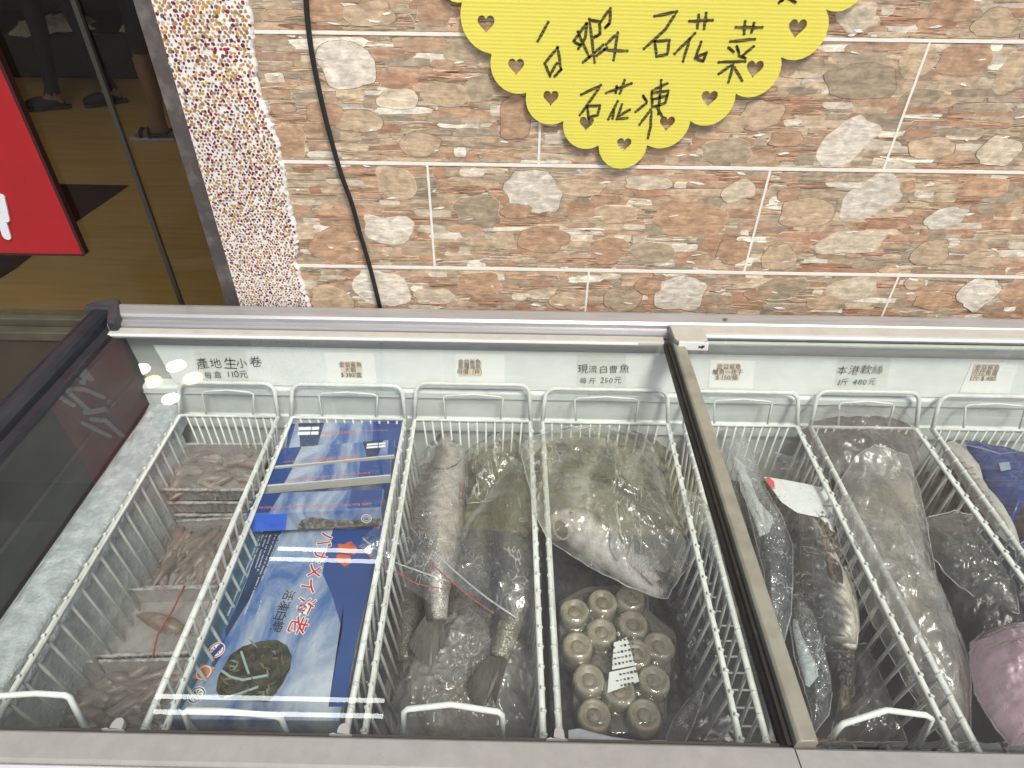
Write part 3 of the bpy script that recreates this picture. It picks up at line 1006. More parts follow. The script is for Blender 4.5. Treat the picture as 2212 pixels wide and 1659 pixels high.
# ------------------------------------------------------------------ the chest freezer
XL, XR = -.67, 1.85
YB, YF = -.04, -.905
fz = thing('chest_freezer', 'white display chest freezer with two sliding glass lids and black left rail', 'freezer', (.4, -.47, 0))
outer = mat('freezer_shell', (.3, .05, .06), .35, col2=(.22, .04, .05), nscale=5)
front_sh = mat('freezer_front', (.62, .64, .66), .35, col2=(.54, .56, .58), nscale=6)
b = MB()
b.box((XL, YB, .08), (XL + .05, YF + .01, .845))
b.box((XL + .0505, YB, .08), (XR, YB - .048, .845))
b.build('cabinet_side', outer, fz, bevel=.004)
b = MB()
b.box((XL + .0505, YF + .01, .08), (XR, YF + .075, .845))
b.build('cabinet_front', front_sh, fz, bevel=.004)
b = MB()
b.box((XL + .02, YF + .04, 0), (XR, YB - .02, .0795))
b.build('plinth', M['black_pl'], fz)

def profile_x(b, prof, xa, xb, mi=0, col=None):     # extrude a (y, z) outline along x
    n = len(prof)
    vs = [(xa, y, z) for y, z in prof] + [(xb, y, z) for y, z in prof]
    fs = [tuple(range(n)), tuple(range(n, 2 * n))[::-1]] + [(i, (i + 1) % n, n + (i + 1) % n, n + i) for i in range(n)]
    b.add(vs, fs, col, mi)
def profile_y(b, prof, ya, yb):
    n = len(prof)
    vs = [(x, ya, z) for x, z in prof] + [(x, yb, z) for x, z in prof]
    fs = [tuple(range(n)), tuple(range(n, 2 * n))[::-1]] + [(i, (i + 1) % n, n + (i + 1) % n, n + i) for i in range(n)]
    b.add(vs, fs)
# back rail, aluminium with two ledges
b = MB()
profile_x(b, [(-.034, .848), (-.036, .880), (-.044, .886), (-.05, .8868), (-.076, .885), (-.081, .881), (-.082, .874), (-.094, .8725), (-.0955, .869), (-.0965, .8605), (-.09, .8605), (-.09, .848)], XL + .045, XR)
b.build('back_rail', M['alu'], fz)
b = MB()
profile_x(b, [(-.0325, .846), (-.0325, .879), (-.0358, .8805), (-.0338, .846)], XL + .045, XR)
b.build('back_rail_edge', mat('rail_back_strip', (.13, .11, .1), .5), fz)
p_ = PZ(1566, 690, .886)
b = MB()
b.tube([(p_.x, -.066, .8848), (p_.x, -.066, .8885)], .0042, 14)
b.tube([(p_.x, -.066, .8886), (p_.x, -.066, .8895)], .0028, 6)
b.build('screw', mat('dull_screw', (.25, .22, .2), .5, .6), fz)
# left rail, black, rounded
b = MB()
pr = []
for k in range(9):
    t = math.pi * k / 8
    pr.append((-.655 - .022 * math.cos(t), .866 + .02 * math.sin(t)))
pr += [(-.632, .862), (-.615, .858), (-.613, .866), (-.609, .866), (-.607, .8555), (-.598, .8555), (-.598, .84), (-.677, .84)]
profile_y(b, pr, -.066, YF - .004)
b.build('left_rail', M['black_pl'], fz, smooth=False)
b = MB()
pr = [(-.682, -.062), (-.682, -.05), (-.672, -.036), (-.655, -.0305), (-.626, -.0295), (-.612, -.06), (-.60, -.083), (-.596, -.112), (-.612, -.1115), (-.634, -.0635), (-.66, -.063)]
b.prism(pr, .838, .8885)
b.build('corner_cap', mat('corner_cap_plastic', (.03, .03, .036), .4, col2=(.05, .05, .055), nscale=40), fz, bevel=.004)
# front rail
b = MB()
profile_x(b, [(-.872, .846), (-.871, .872), (-.874, .877), (-.880, .879), (-.903, .878), (-.909, .872), (-.91, .846)], XL + .012, XR)
b.build('front_rail', mat('front_rail_metal', (.78, .8, .82), .3, .2), fz)
# collar under the glass
b = MB()
profile_x(b, [(-.0985, .857), (-.0985, .735), (-.093, .735), (-.093, .857)], -.603, XR)
b.build('back_collar', mat('grey_collar', (.42, .44, .43), .45), fz)
b = MB()
vs = []
profile_y(b, [(-.598, .8545), (-.592, .78), (-.590, .70), (-.598, .70), (-.603, .8545)], -.0995, -.84)
profile_y(b, [(-.5915, .772), (-.588, .768), (-.586, .735), (-.5905, .73)], -.105, -.83)
b.build('left_collar', mat('dark_collar', (.02, .022, .022), .42, col2=(.035, .038, .036), nscale=16), fz)
b = MB()
profile_x(b, [(-.842, .857), (-.83, .70), (-.842, .70), (-.85, .857)], -.603, XR)
b.build('front_collar', mat('grey_front_collar', (.12, .12, .12), .5), fz)
# white strip that carries the price labels
b = MB()
PA, PB = Vector((0, -.1005, .829)), Vector((0, -.1185, .747))
PN = (PB - PA).cross(Vector((1, 0, 0))).normalized()
vs, fs = [], []
nx = 60
xs = [-.548 + (1.8 + .548) * i / nx for i in range(nx + 1)]
for i, x in enumerate(xs):
    wv_ = .0012 * noise.noise(Vector((x * 9, 0, 3)))
    for k in range(4):
        p = PA.lerp(PB, k / 3)
        vs.append((x + (.026 * (k / 3) * (1 if i == 0 else 0)), p.y - abs(wv_), p.z))
for i in range(nx):
    for k in range(3):
        fs.append((i * 4 + k, i * 4 + k + 1, i * 4 + 5 + k, i * 4 + 4 + k))
b.add(vs, fs)
b.build('label_strip', M['paper'], fz, smooth=True)
# liner: ledge, walls, floor
b = MB()
profile_x(b, [(-.0995, .7455), (-.122, .745), (-.1265, .741), (-.1275, .728), (-.124, .725), (-.1235, .676), (-.1275, .673), (-.1285, .64), (-.122, .638), (-.124, .34), (-.0995, .34)], -.59, XR)
b.build('back_liner', M['liner'], fz, bevel=.0015)
b = MB()
b.box((-.59, -.84, .34), (-.553, -.129, .690))
b.box((-.553, -.84, .33), (XR, -.129, .339))
b.box((-.553, -.84, .34), (XR, -.805, .69))
b.build('liner', mat('frosty_liner', (.5, .53, .54), .65, col2=(.26, .28, .285), nscale=9, lo=.3, hi=.62, bump=.8, bscale=60, bdist=.004, dirt=(120, .55, .75, (.68, .72, .73))), fz)
# thick frost on the left ledge
b = MB()
vs, fs = [], []
ny, nk = 150, 14
for j in range(ny + 1):
    y = -.135 - .7 * j / ny
    for k in range(nk + 1):
        t = k / nk
        x = -.588 + .074 * t + .003 * noise.noise(Vector((y * 30, t * 3, 1)))
        h = .682 + .022 * (1 - (2 * t - 1) ** 4) ** .5 * (1 - .25 * t) + (.0035 * noise.noise(Vector((y * 45, t * 6, 2))) + .002 * noise.noise(Vector((y * 160, t * 18, 8)))) * (1 if t < .5 else .3)
        if j < 6:
            h += .006 * (6 - j) / 6
        if k in (0, nk):
            h = .66
        vs.append((x, y, h))
for j in range(ny):
    for k in range(nk):
        a_ = j * (nk + 1) + k
        fs.append((a_, a_ + 1, a_ + nk + 2, a_ + nk + 1))
b.add(vs, fs)
b.build('frost_ledge', M['frost'], fz, smooth=True)

# frost packed between the wires of the leftmost basket
b = MB()
vs, fs = [], []
ny, nk = 120, 12
for j in range(ny + 1):
    y = -.168 - .62 * j / ny
    for k in range(nk + 1):
        z = .694 - .23 * k / nk
        vs.append((-.5175 + .011 * (k / nk) + .0025 * noise.noise(Vector((y * 40, z * 40, 3))) + .0012 * noise.noise(Vector((y * 150, z * 150, 5))), y, z))
for j in range(ny):
    for k in range(nk):
        a_ = j * (nk + 1) + k
        fs.append((a_, a_ + 1, a_ + nk + 2, a_ + nk + 1))
b.add(vs, fs)
b.build('frost_panel', mat('grey_frost', (.60, .63, .62), .8, col2=(.40, .43, .43), nscale=22, bump=.8, bscale=130, bdist=.003), fz, smooth=True)

# --- the lids
def lid(name_, xa, xb, z, ya, yb, back_col, label):
    r = b_ = MB()
    pn = MB()
    pn.box((xa, yb, z - .002), (xb, ya, z + .002))
    fr_ = pn.build('glass_lid', M['lidglass'], fz)
    fr_['label'] = label
    return fr_
# left lid runs lower
L1 = lid('l', -.602, .4385, .8605, -.119, -.838, None, 'left sliding glass lid over the squid, shrimp and fish baskets')
b = MB()
profile_x(b, [(-.0975, .8565), (-.0975, .866), (-.1005, .868), (-.1155, .8675), (-.1195, .8655), (-.1205, .8625), (-.1190, .8565)], -.6125, .4395)
b.build('back_frame', M['beige'], L1)
b = MB()
profile_x(b, [(-.1207, .8627), (-.1201, .8668), (-.1219, .8660), (-.1222, .8627)], -.6125, .39)
b.build('frame_edge', M['white_pl'], L1)
b = MB()
profile_x(b, [(-.8375, .857), (-.8365, .866), (-.840, .8705), (-.866, .8735), (-.8705, .872), (-.8705, .857)], -.612, .4502)
b.build('front_frame', M['grey_pl'], L1, bevel=.0015)
b = MB()
profile_x(b, [(-.8335, .8627), (-.8335, .8655), (-.8361, .8655), (-.8371, .8627)], -.602, .4398)
b.build('front_seal', mat('lid_seal', (.045, .04, .034), .6), L1)
b = MB()
profile_y(b, [(.4386, .857), (.4386, .867), (.4405, .8705), (.4425, .867), (.4445, .870), (.4488, .870), (.4488, .857)], -.122, -.8368)
b.build('side_seal', mat('black_rubber', (.02, .018, .015), .55, dirt=(40, .55, .75, (.07, .055, .04))), L1)
for (xa, xb, yy) in ((-.2465, -.2335, .011), (-.0135, -.0005, .0105), (.208, .219, .0115)):
    b = MB()
    n = 10
    poly = [(xa - .008, -.8362), (xa - .003, -.8345)] + [((xa + xb) / 2 + (xb - xa) / 2 * math.cos(math.pi - math.pi * k / n), -.8355 + yy * math.sin(math.pi * k / n) ** .6) for k in range(n + 1)] + [(xb + .003, -.8362)]
    b.prism(poly, .8632, .871)
    b.build('lid_stop', M['grey_pl'], L1, bevel=.001)
# right lid runs higher
L2 = lid('r', .4725, 1.8, .8745, -.112, -.838, None, 'right sliding glass lid with the dirty beige bar down its left side')
b = MB()
profile_x(b, [(-.0775, .872), (-.0775, .8815), (-.0805, .8835), (-.107, .8825), (-.1115, .8800), (-.1115, .872)], .4515, 1.8)
b.build('back_frame', M['beige'], L2, bevel=.001)
b = MB()
profile_x(b, [(-.1117, .8768), (-.1117, .8812), (-.1145, .8805), (-.1148, .8768)], .5125, 1.8)
b.build('frame_edge', M['white_pl'], L2)
b = MB()
profile_x(b, [(-.118, .8685), (-.118, .8722), (-.127, .8722), (-.127, .8685)], .4995, 1.8)
b.build('glass_edge', mat('pale_green_edge', (.5, .56, .52), .3), L2)
b = MB()
profile_y(b, [(.4505, .858), (.4505, .8795), (.4535, .8825), (.468, .8835), (.4724, .8795), (.4724, .858)], -.1118, -.8385)
b.build('side_bar', M['dirty_beige'], L2, bevel=.001)
b = MB()
profile_x(b, [(-.8388, .857), (-.8388, .868), (-.842, .8718), (-.866, .8745), (-.8705, .872), (-.8705, .857)], .4505, 1.8)
b.build('front_frame', M['grey_pl'], L2)
b = MB()
b.prism([(.4495, -.0955), (.4515, -.1405), (.4575, -.15), (.4985, -.15), (.5115, -.144), (.5135, -.095)], .8836, .8925)
hb = b.build('handle_block', M['beige'], L2, bevel=.002)
b = MB()
b.hexa([(.4565, -.1530, .8745), (.5125, -.1530, .8745), (.5125, -.1505, .8745), (.4565, -.1505, .8745)], [(.4575, -.1530, .892), (.511, -.1530, .892), (.511, -.1502, .892), (.4575, -.1502, .892)])
b.build('white_front', M['white_pl'], hb, bevel=.0008)
b = MB()
for k, (xa, xb, za, zb_) in enumerate(((.494, .496, .880, .885), (.4965, .4985, .881, .884), (.499, .502, .879, .886), (.5025, .5045, .881, .886))):
    b.box((xa, -.1536, za), (xb, -.1528, zb_))
b.build('emblem', M['ink'], hb)

# ------------------------------------------------------------------ price labels on the strip
def onstrip(px, py):
    return PP(px, py, PA, PN) - PN * 0
UP = (PA - PB).normalized()
NRM = Vector((0, -1, 0))
NRM = (NRM - UP * NRM.dot(UP)).normalized()
STRIP_N = NRM
PNn = NRM
def onstrip(px, py, lift=.0006):
    return PP(px, py, PA + NRM * lift, NRM)
def text_mesh(s, size, name, mt, parent, origin, xdir, up, align='LEFT', shear=0, font_scale_x=1, jitter=0, spacing=1.0, offset=0):
    """flat lettering laid out from the bundled font, each glyph optionally a little off, as by hand"""
    import mathutils
    nrm = xdir.cross(up).normalized()
    bm = bmesh.new()
    x = 0
    chars = list(s) if jitter else [s]
    for ch in chars:
        if ch == ' ':
            x += size * .35
            continue
        cu = bpy.data.curves.new('t', 'FONT')
        cu.body = ch
        cu.size = size
        cu.shear = shear
        cu.offset = offset
        cu.resolution_u = 3
        cu.space_character = spacing
        tmp = bpy.data.objects.new('t', cu)
        COL.objects.link(tmp)
        dg = bpy.context.evaluated_depsgraph_get()
        me = bpy.data.meshes.new_from_object(tmp.evaluated_get(dg))
        COL.objects.unlink(tmp)
        bpy.data.objects.remove(tmp)
        wmax = max([v.co.x for v in me.vertices] or [0])
        a = rnd.uniform(-1, 1) * jitter
        sc_ = 1 + rnd.uniform(-1, 1) * jitter
        T = Matrix.Translation((x, rnd.uniform(-.5, .5) * jitter * size, 0)) @ Matrix.Rotation(a, 4, 'Z') @ Matrix.Diagonal((font_scale_x * sc_, sc_, 1, 1))
        me.transform(T)
        bm.from_mesh(me)
        x += wmax * font_scale_x + size * .1
        bpy.data.meshes.remove(me)
    tot = max([v.co.x for v in bm.verts] or [0])
    dx = {'LEFT': 0, 'CENTER': -tot / 2, 'RIGHT': -tot}[align]
    off = woff(parent) if parent else Vector((0, 0, 0))
    for v in bm.verts:
        v.co = Vector(origin) + xdir * (v.co.x + dx) + up * v.co.y + nrm * v.co.z - off
    me = bpy.data.meshes.new(name)
    bm.to_mesh(me)
    bm.free()
    me.materials.append(mt)
    o = bpy.data.objects.new(name, me)
    COL.objects.link(o)
    o.parent = parent
    return o
def quad(b, pts, th, n, col=None, mi=0):
    lo = [p - n * th * .5 for p in pts]
    hi = [p + n * th * .5 for p in pts]
    b.hexa(lo, hi, col, mi)
tape = glass('clear_tape', (.98, .98, .97), .15, 1.3, refl=.5)
def price(label, card, kraft, lines, hand=False, ink='ink', curl=None):
    p0 = onstrip(*card[0])
    t = thing('price_label', label, 'price label', p0, 'price labels on the white strip')
    b = MB()
    quad(b, [onstrip(x, y, .0008) for x, y in card], .0004, NRM)
    b.build('clear_tape' if hand else 'white_card', tape if hand else M['card'], t)
    if kraft:
        b = MB()
        quad(b, [onstrip(x, y, .0016) for x, y in kraft], .0003, NRM)
        b.build('sticker', M['kraft'], t)
    for (s, px, py, hpx, al, jit) in lines:
        o = onstrip(px, py, .0022)
        size = (onstrip(px, py - hpx, .0022) - o).length
        xd = (onstrip(px + 20, py + (-.5 if hand else .35), .0022) - o).normalized()
        text_mesh(s, size * (.93 if hand else 1.12), 'lettering', M[ink], t, o, xd, UP, al, jitter=jit, font_scale_x=.92 if not hand else 1.02, offset=0 if not hand else -size * .006)
    if curl:
        b = MB()
        b.tube([onstrip(x, y, .003) for x, y in curl], [.0012] * len(curl), 6)
        b.build('lifted_edge', tape, t)
price('clear taped price in black handwriting with five characters over 110', [(430, 838), (540, 838), (530, 757), (418, 757)], None, [('產地生小卷', 426, 795, 26, 'LEFT', .13), ('每盒 110元', 441, 816, 19, 'LEFT', .13)], True, curl=[(418, 766), (450, 762), (490, 759), (520, 760)])
price('printed price label reading 380 for a box on a white card', [(712, 838), (816, 838), (806, 764), (700, 762)], [(737, 815), (783, 816), (781, 781), (735, 780)], [('金益鯊魚', 757, 792.5, 11, 'CENTER', 0), ('大蝦', 757, 803.5, 11, 'CENTER', 0), ('$ 380/盒', 759, 814, 11, 'CENTER', 0)])
price('printed label with three lines and a word in brackets', [(985, 832), (1090, 833), (1090, 766), (984, 765)], [(990, 813), (1040, 813), (1040, 779), (989, 779)], [('金益鯊魚', 1014, 786, 11, 'CENTER', 0), ('各種海魚', 1014, 797, 11, 'CENTER', 0), ('時價（秤）', 1014, 808, 11, 'CENTER', 0)])
price('clear taped handwritten price with five characters over 250', [(1245, 838), (1352, 838), (1352, 765), (1246, 765)], None, [('現流白曹魚', 1247, 806, 21, 'LEFT', .1), ('每斤 250元', 1252, 828, 17, 'LEFT', .1)], True, curl=[(1246, 782), (1290, 778), (1352, 780)])
price('printed price label reading 150 just right of the beige bar', [(1530, 838), (1625, 840), (1632, 780), (1535, 778)], [(1544, 821), (1596, 822), (1599, 785), (1549, 784)], [('金益鯊魚', 1574, 797, 11.5, 'CENTER', 0), ('鱸魚一夜干', 1571, 808.5, 11.5, 'CENTER', 0), ('$ 150/條', 1569, 820, 11.5, 'CENTER', 0)], ink='ink_grey')
price('clear taped handwritten price with four characters over 480', [(1800, 838), (1915, 838), (1925, 772), (1810, 772)], None, [('本港軟絲', 1806, 807, 22, 'LEFT', .1), ('1斤 480元', 1806, 832, 18, 'LEFT', .1)], True, 'ink_grey', curl=[(1812, 781), (1860, 777), (1925, 780)])
price('printed price label reading 480 farthest right, without handwriting', [(2072, 848), (2180, 850), (2200, 786), (2100, 783)], [(2095, 822), (2152, 823), (2158, 787), (2105, 786)], [('金益鯊魚', 2131, 799, 11.5, 'CENTER', 0), ('沙拉魚蛋', 2126, 810.5, 11.5, 'CENTER', 0), ('1斤 $ 480', 2121, 822, 11.5, 'CENTER', 0)], ink='ink_grey')

# ------------------------------------------------------------------ wire baskets
RZ, BZ = .70, .475
def basket(xl0, xl1, xr0, xr1, label, fh, bh, cutl=False):
    """xl0/xl1: left rail at the back / at the front, likewise the right"""
    yb_, yf_ = -.162, -.79
    t = thing('wire_basket', label, 'basket', ((xl0 + xr1) / 2, -.47, BZ), 'white wire baskets hanging in the freezer')
    w_ = M['white_wire']
    g_ = .0035
    BL, BR, FL, FR = (xl0 + g_, yb_, RZ), (xr0 - g_, yb_, RZ), (xl1 + g_, yf_, RZ), (xr1 - g_, yf_, RZ)
    b = MB()
    b.tube([BL, BR, FR, FL], .005, 8, closed=True)
    ins = .012
    lo = [(BL[0] + ins, yb_ - .01, BZ), (BR[0] - ins, yb_ - .01, BZ), (FR[0] - ins, yf_ + .01, BZ), (FL[0] + ins, yf_ + .01, BZ)]
    b.tube(lo, .0035, 6, closed=True)
    b.build('rim', w_, t, smooth=True)
    b = MB()
    n = 21
    for i in range(1, n):
        f = i / n
        y = yb_ + (yf_ - yb_) * f
        for (a, c, la, lc, s) in ((BL, FL, lo[0], lo[3], -1), (BR, FR, lo[1], lo[2], 1)):
            x = a[0] + (c[0] - a[0]) * f
            xb = la[0] + (lc[0] - la[0]) * f
            yb2 = la[1] + (lc[1] - la[1]) * f
            b.tube([(x - s * .001, y, RZ + .0065), (x + s * .0035, y, RZ + .004), (x + s * .002, y, RZ - .01), (xb, yb2, BZ)], .0026, 6)
        # cross wires of the floor
        b.tube([(lo[0][0] + (lo[3][0] - lo[0][0]) * f, y, BZ - .002), (lo[1][0] + (lo[2][0] - lo[1][0]) * f, y, BZ - .002)], .002, 5)
    k = 13
    for i in range(1, k):
        f = i / k
        for (a, c, la, lc) in ((BL, BR, lo[0], lo[1]), (FL, FR, lo[3], lo[2])):
            b.tube([(a[0] + (c[0] - a[0]) * f, a[1], RZ), (la[0] + (lc[0] - la[0]) * f, la[1], BZ)], .0019, 5)
    b.build('wires', w_, t, smooth=True)
    # hanging frames at the two ends
    b = MB()
    def hang(a, c, s, dz):
        rr = .02
        A, B_ = Vector(a), Vector(c)
        dirx = (B_ - A).normalized()
        top = Vector((0, s * .030, dz))
        pts = [A]
        c1, c2 = A + top + dirx * .004, B_ + top - dirx * .004
        for q in range(5):
            tt = q / 4
            pts.append(c1 + dirx * rr * (1 - math.cos(tt * math.pi / 2)) - top.normalized() * rr * (1 - math.sin(tt * math.pi / 2)))
        for q in range(5):
            tt = 1 - q / 4
            pts.append(c2 - dirx * rr * (1 - math.cos(tt * math.pi / 2)) - top.normalized() * rr * (1 - math.sin(tt * math.pi / 2)))
        pts.append(B_)
        b.tube(pts, .0043, 8)
    hang(BL, BR, 1, bh)
    b.build('hanging_frame', w_, t, smooth=True)
    b = MB()
    hang(FL, FR, -1, .06)
    b.build('hanging_frame', w_, t, smooth=True)
    wd = BR[0] - BL[0]
    if fh:
        b = MB()
        pts = [PZ(px, py, z) for px, py, z in fh]
        b.tube(pts, .0037, 8)
        b.build('handle', mat('lit_handle_white', (.86, .88, .86), .3) if 'lit_handle_white' not in bpy.data.materials else bpy.data.materials['lit_handle_white'], t, smooth=True)  # front handles whiter than the wires: direct light put into their colour
    b = MB()
    x1, x2 = BL[0] + wd * .27, BL[0] + wd * .74
    b.tube([(x1, yb_ + .003, RZ), (x1 - .004, yb_ + .022, RZ + .042), (x1 + .003, yb_ + .023, RZ + .045), ((x1 + x2) / 2, yb_ + .024, RZ + .0485), (x2 - .003, yb_ + .023, RZ + .045), (x2 + .004, yb_ + .022, RZ + .042), (x2, yb_ + .003, RZ)], .0021, 8)
    b.build('handle', w_, t, smooth=True)
    return t
H_ = .775
basket(-.514, -.500, -.308, -.299, 'leftmost wire basket beside the frost, holding trays of squid', [(-80, 1600, .70), (-40, 1510, H_), (0, 1503, H_ + .002), (80, 1498, H_ + .002), (140, 1502, H_), (150, 1506, H_ - .004), (192, 1590, .71)], .062)
basket(-.289, -.279, -.054, -.041, 'wire basket holding the blue shrimp boxes', [(418, 1600, .70), (399, 1540, H_ - .005), (404, 1534, H_), (480, 1536, H_), (596, 1547, H_), (606, 1551, H_ - .004), (626, 1604, .70)], .062)
basket(-.043, -.024, .196, .209, 'wire basket holding two whole fish in zip bags', [(873, 1606, .70), (873, 1538, H_ - .005), (880, 1532, H_), (975, 1522, H_ + .002), (1076, 1538, H_), (1084, 1544, H_ - .004), (1086, 1606, .70)], .070)
basket(.212, .223, .469, .457, 'wire basket holding the yellowish fish bag and a pack of grey rolls', None, .062)
basket(.494, .484, .725, .725, 'wire basket half under the beige bar, holding a mackerel pack', [(1784, 1610, .70), (1812, 1572, H_ - .006), (1822, 1563, H_), (1915, 1534, H_ + .002), (2000, 1545, H_), (2012, 1552, H_ - .004), (1982, 1614, .70)], .062)
basket(.744, .747, .960, .965, 'wire basket holding large frosted bags, left of the pink bag', None, .068)
basket(.985, .985, 1.225, 1.225, 'wire basket at the right edge of the photo with the blue packet', None, .062)
# ------------------------------------------------------------------ bags, fish, boxes
F_ = {}
F_['clear'] = film('clear_film', .04, .24, 26, (.78, .78, .76), .1, (1, .6, 1), .9, crease=.6, cw=.022, gain=1.2)
F_['clear2'] = film('clear_film_fine', .06, .36, 45, (.8, .81, .8), .1, bump=.9, crease=.6, cw=.022)
F_['milky'] = film('milky_film', .16, .75, 30, (.66, .65, .63), .2, (1, .5, 1), .9, gain=.9, rot=-.4, crease=.5)
F_['grey_fog'] = film('fogged_film', .4, .75, 20, (.30, .285, .27), .25, (1, .4, 1), .6, gain=.6)
F_['yellow_fog'] = film('yellowish_film', .12, .62, 22, (.74, .73, .67), .14, (1.6, .5, 1), 1.0, gain=1.2, rot=.9, crease=.6, cw=.025, p0=.5, p1=.68)
F_['blister'] = film('blister_film', .1, .34, 60, (.75, .79, .81), .08, bump=1.0, gain=1.4, crease=.75, cscale=75, cw=.035)
F_['pink'] = film('pink_film', .55, .97, 34, (.98, .70, .84), .2, bump=1.0, gain=1.0, crease=.3)
F_['black'] = mat('black_sheet', (.012, .012, .018), .28, col2=(.03, .03, .04), nscale=14, bump=.5, bscale=40, bdist=.006)
F_['dim'] = film('dim_film', .08, .38, 30, (.45, .445, .43), .16, (1, .5, 1), .8, gain=.8, crease=.35)
whl = film('zip_strip', .35, .6, 60, (.85, .85, .85), .15)
F_['wrap'] = film('wrap_film', .0, .08, 40, (.8, .8, .8), .05, bump=.35, gain=1.3)

def resample(pts, n):
    L = [0]
    for i in range(len(pts)):
        L.append(L[-1] + (Vector(pts[(i + 1) % len(pts)]) - Vector(pts[i])).length)
    out, j = [], 0
    for k in range(n):
        s = L[-1] * k / n
        while L[j + 1] < s:
            j += 1
        f = (s - L[j]) / max(1e-9, L[j + 1] - L[j])
        out.append(Vector(pts[j]).lerp(Vector(pts[(j + 1) % len(pts)]), f))
    return out
def sheet(px_pts, ze, zc, amp=.005, freq=30, seed=0, rings=26, seg=120, dome=1.6, cpx=None, stretch=(1, 1), col=None, edge_noise=.003, crease=.5, folds=()):
    """a draped film: an outline at level ze (or one level per point), rising to zc in the middle, with creases"""
    pts = []
    for i, p in enumerate(px_pts):
        z = p[2] if len(p) > 2 else ze
        pts.append(PZ(p[0], p[1], z))
    pr = resample([tuple(p) for p in pts], seg)
    c = sum(pr, Vector()) / seg if cpx is None else PZ(cpx[0], cpx[1], zc)
    vs, fs = [], []
    for i in range(rings + 1):
        f = i / rings
        for k in range(seg):
            e = pr[k] + (pr[k] - c) * edge_noise * 12 * noise.noise(Vector((k * .35, seed, 1))) * .3
            x = c.x + (e.x - c.x) * f
            y = c.y + (e.y - c.y) * f
            g = 1 - f ** (dome * 2)
            z = e.z + (zc - e.z) * g
            q = Vector((x * freq * stretch[0], y * freq * stretch[1], seed * 3.3))
            wv_ = (1 - 2 * abs(noise.noise(q))) * crease + noise.noise(q * 2.3) * (1 - crease) + .35 * (1 - 2 * abs(noise.noise(q * 3.1 + Vector((7, 1, 0)))))
            wv_ += .22 * (1 - 2 * abs(noise.noise(q * 6.5 + Vector((3, 9, seed)))))
            for fa, fl, fam in folds:
                uu = (x * math.cos(fa) + y * math.sin(fa)) / fl + .9 * noise.noise(Vector((x * 9, y * 9, seed + fa)))
                z += fam * (1 - abs(math.sin(uu * math.pi)) ** .55) * (.5 + noise.noise(Vector((x * 14, y * 14, seed * 2 + 1)))) * min(1, (1 - f) * 5)
            z += amp * wv_ * (.45 + .55 * min(1, (1 - f) * 4))
            vs.append((x, y, z))
    for i in range(rings):
        for k in range(seg):
            a_, b_ = i * seg + k, i * seg + (k + 1) % seg
            if i == 0:
                fs.append((k, seg + (k), seg + (k + 1) % seg)) if False else None
            fs.append((a_, a_ + seg, b_ + seg, b_))
    fs = [f for f in fs if f]
    b = MB()
    b.add(vs, fs, col)
    return b
def bag(name, label, cat, mt, parts, group=None):
    """parts: list of (part name, MB, material, smooth)"""
    pass

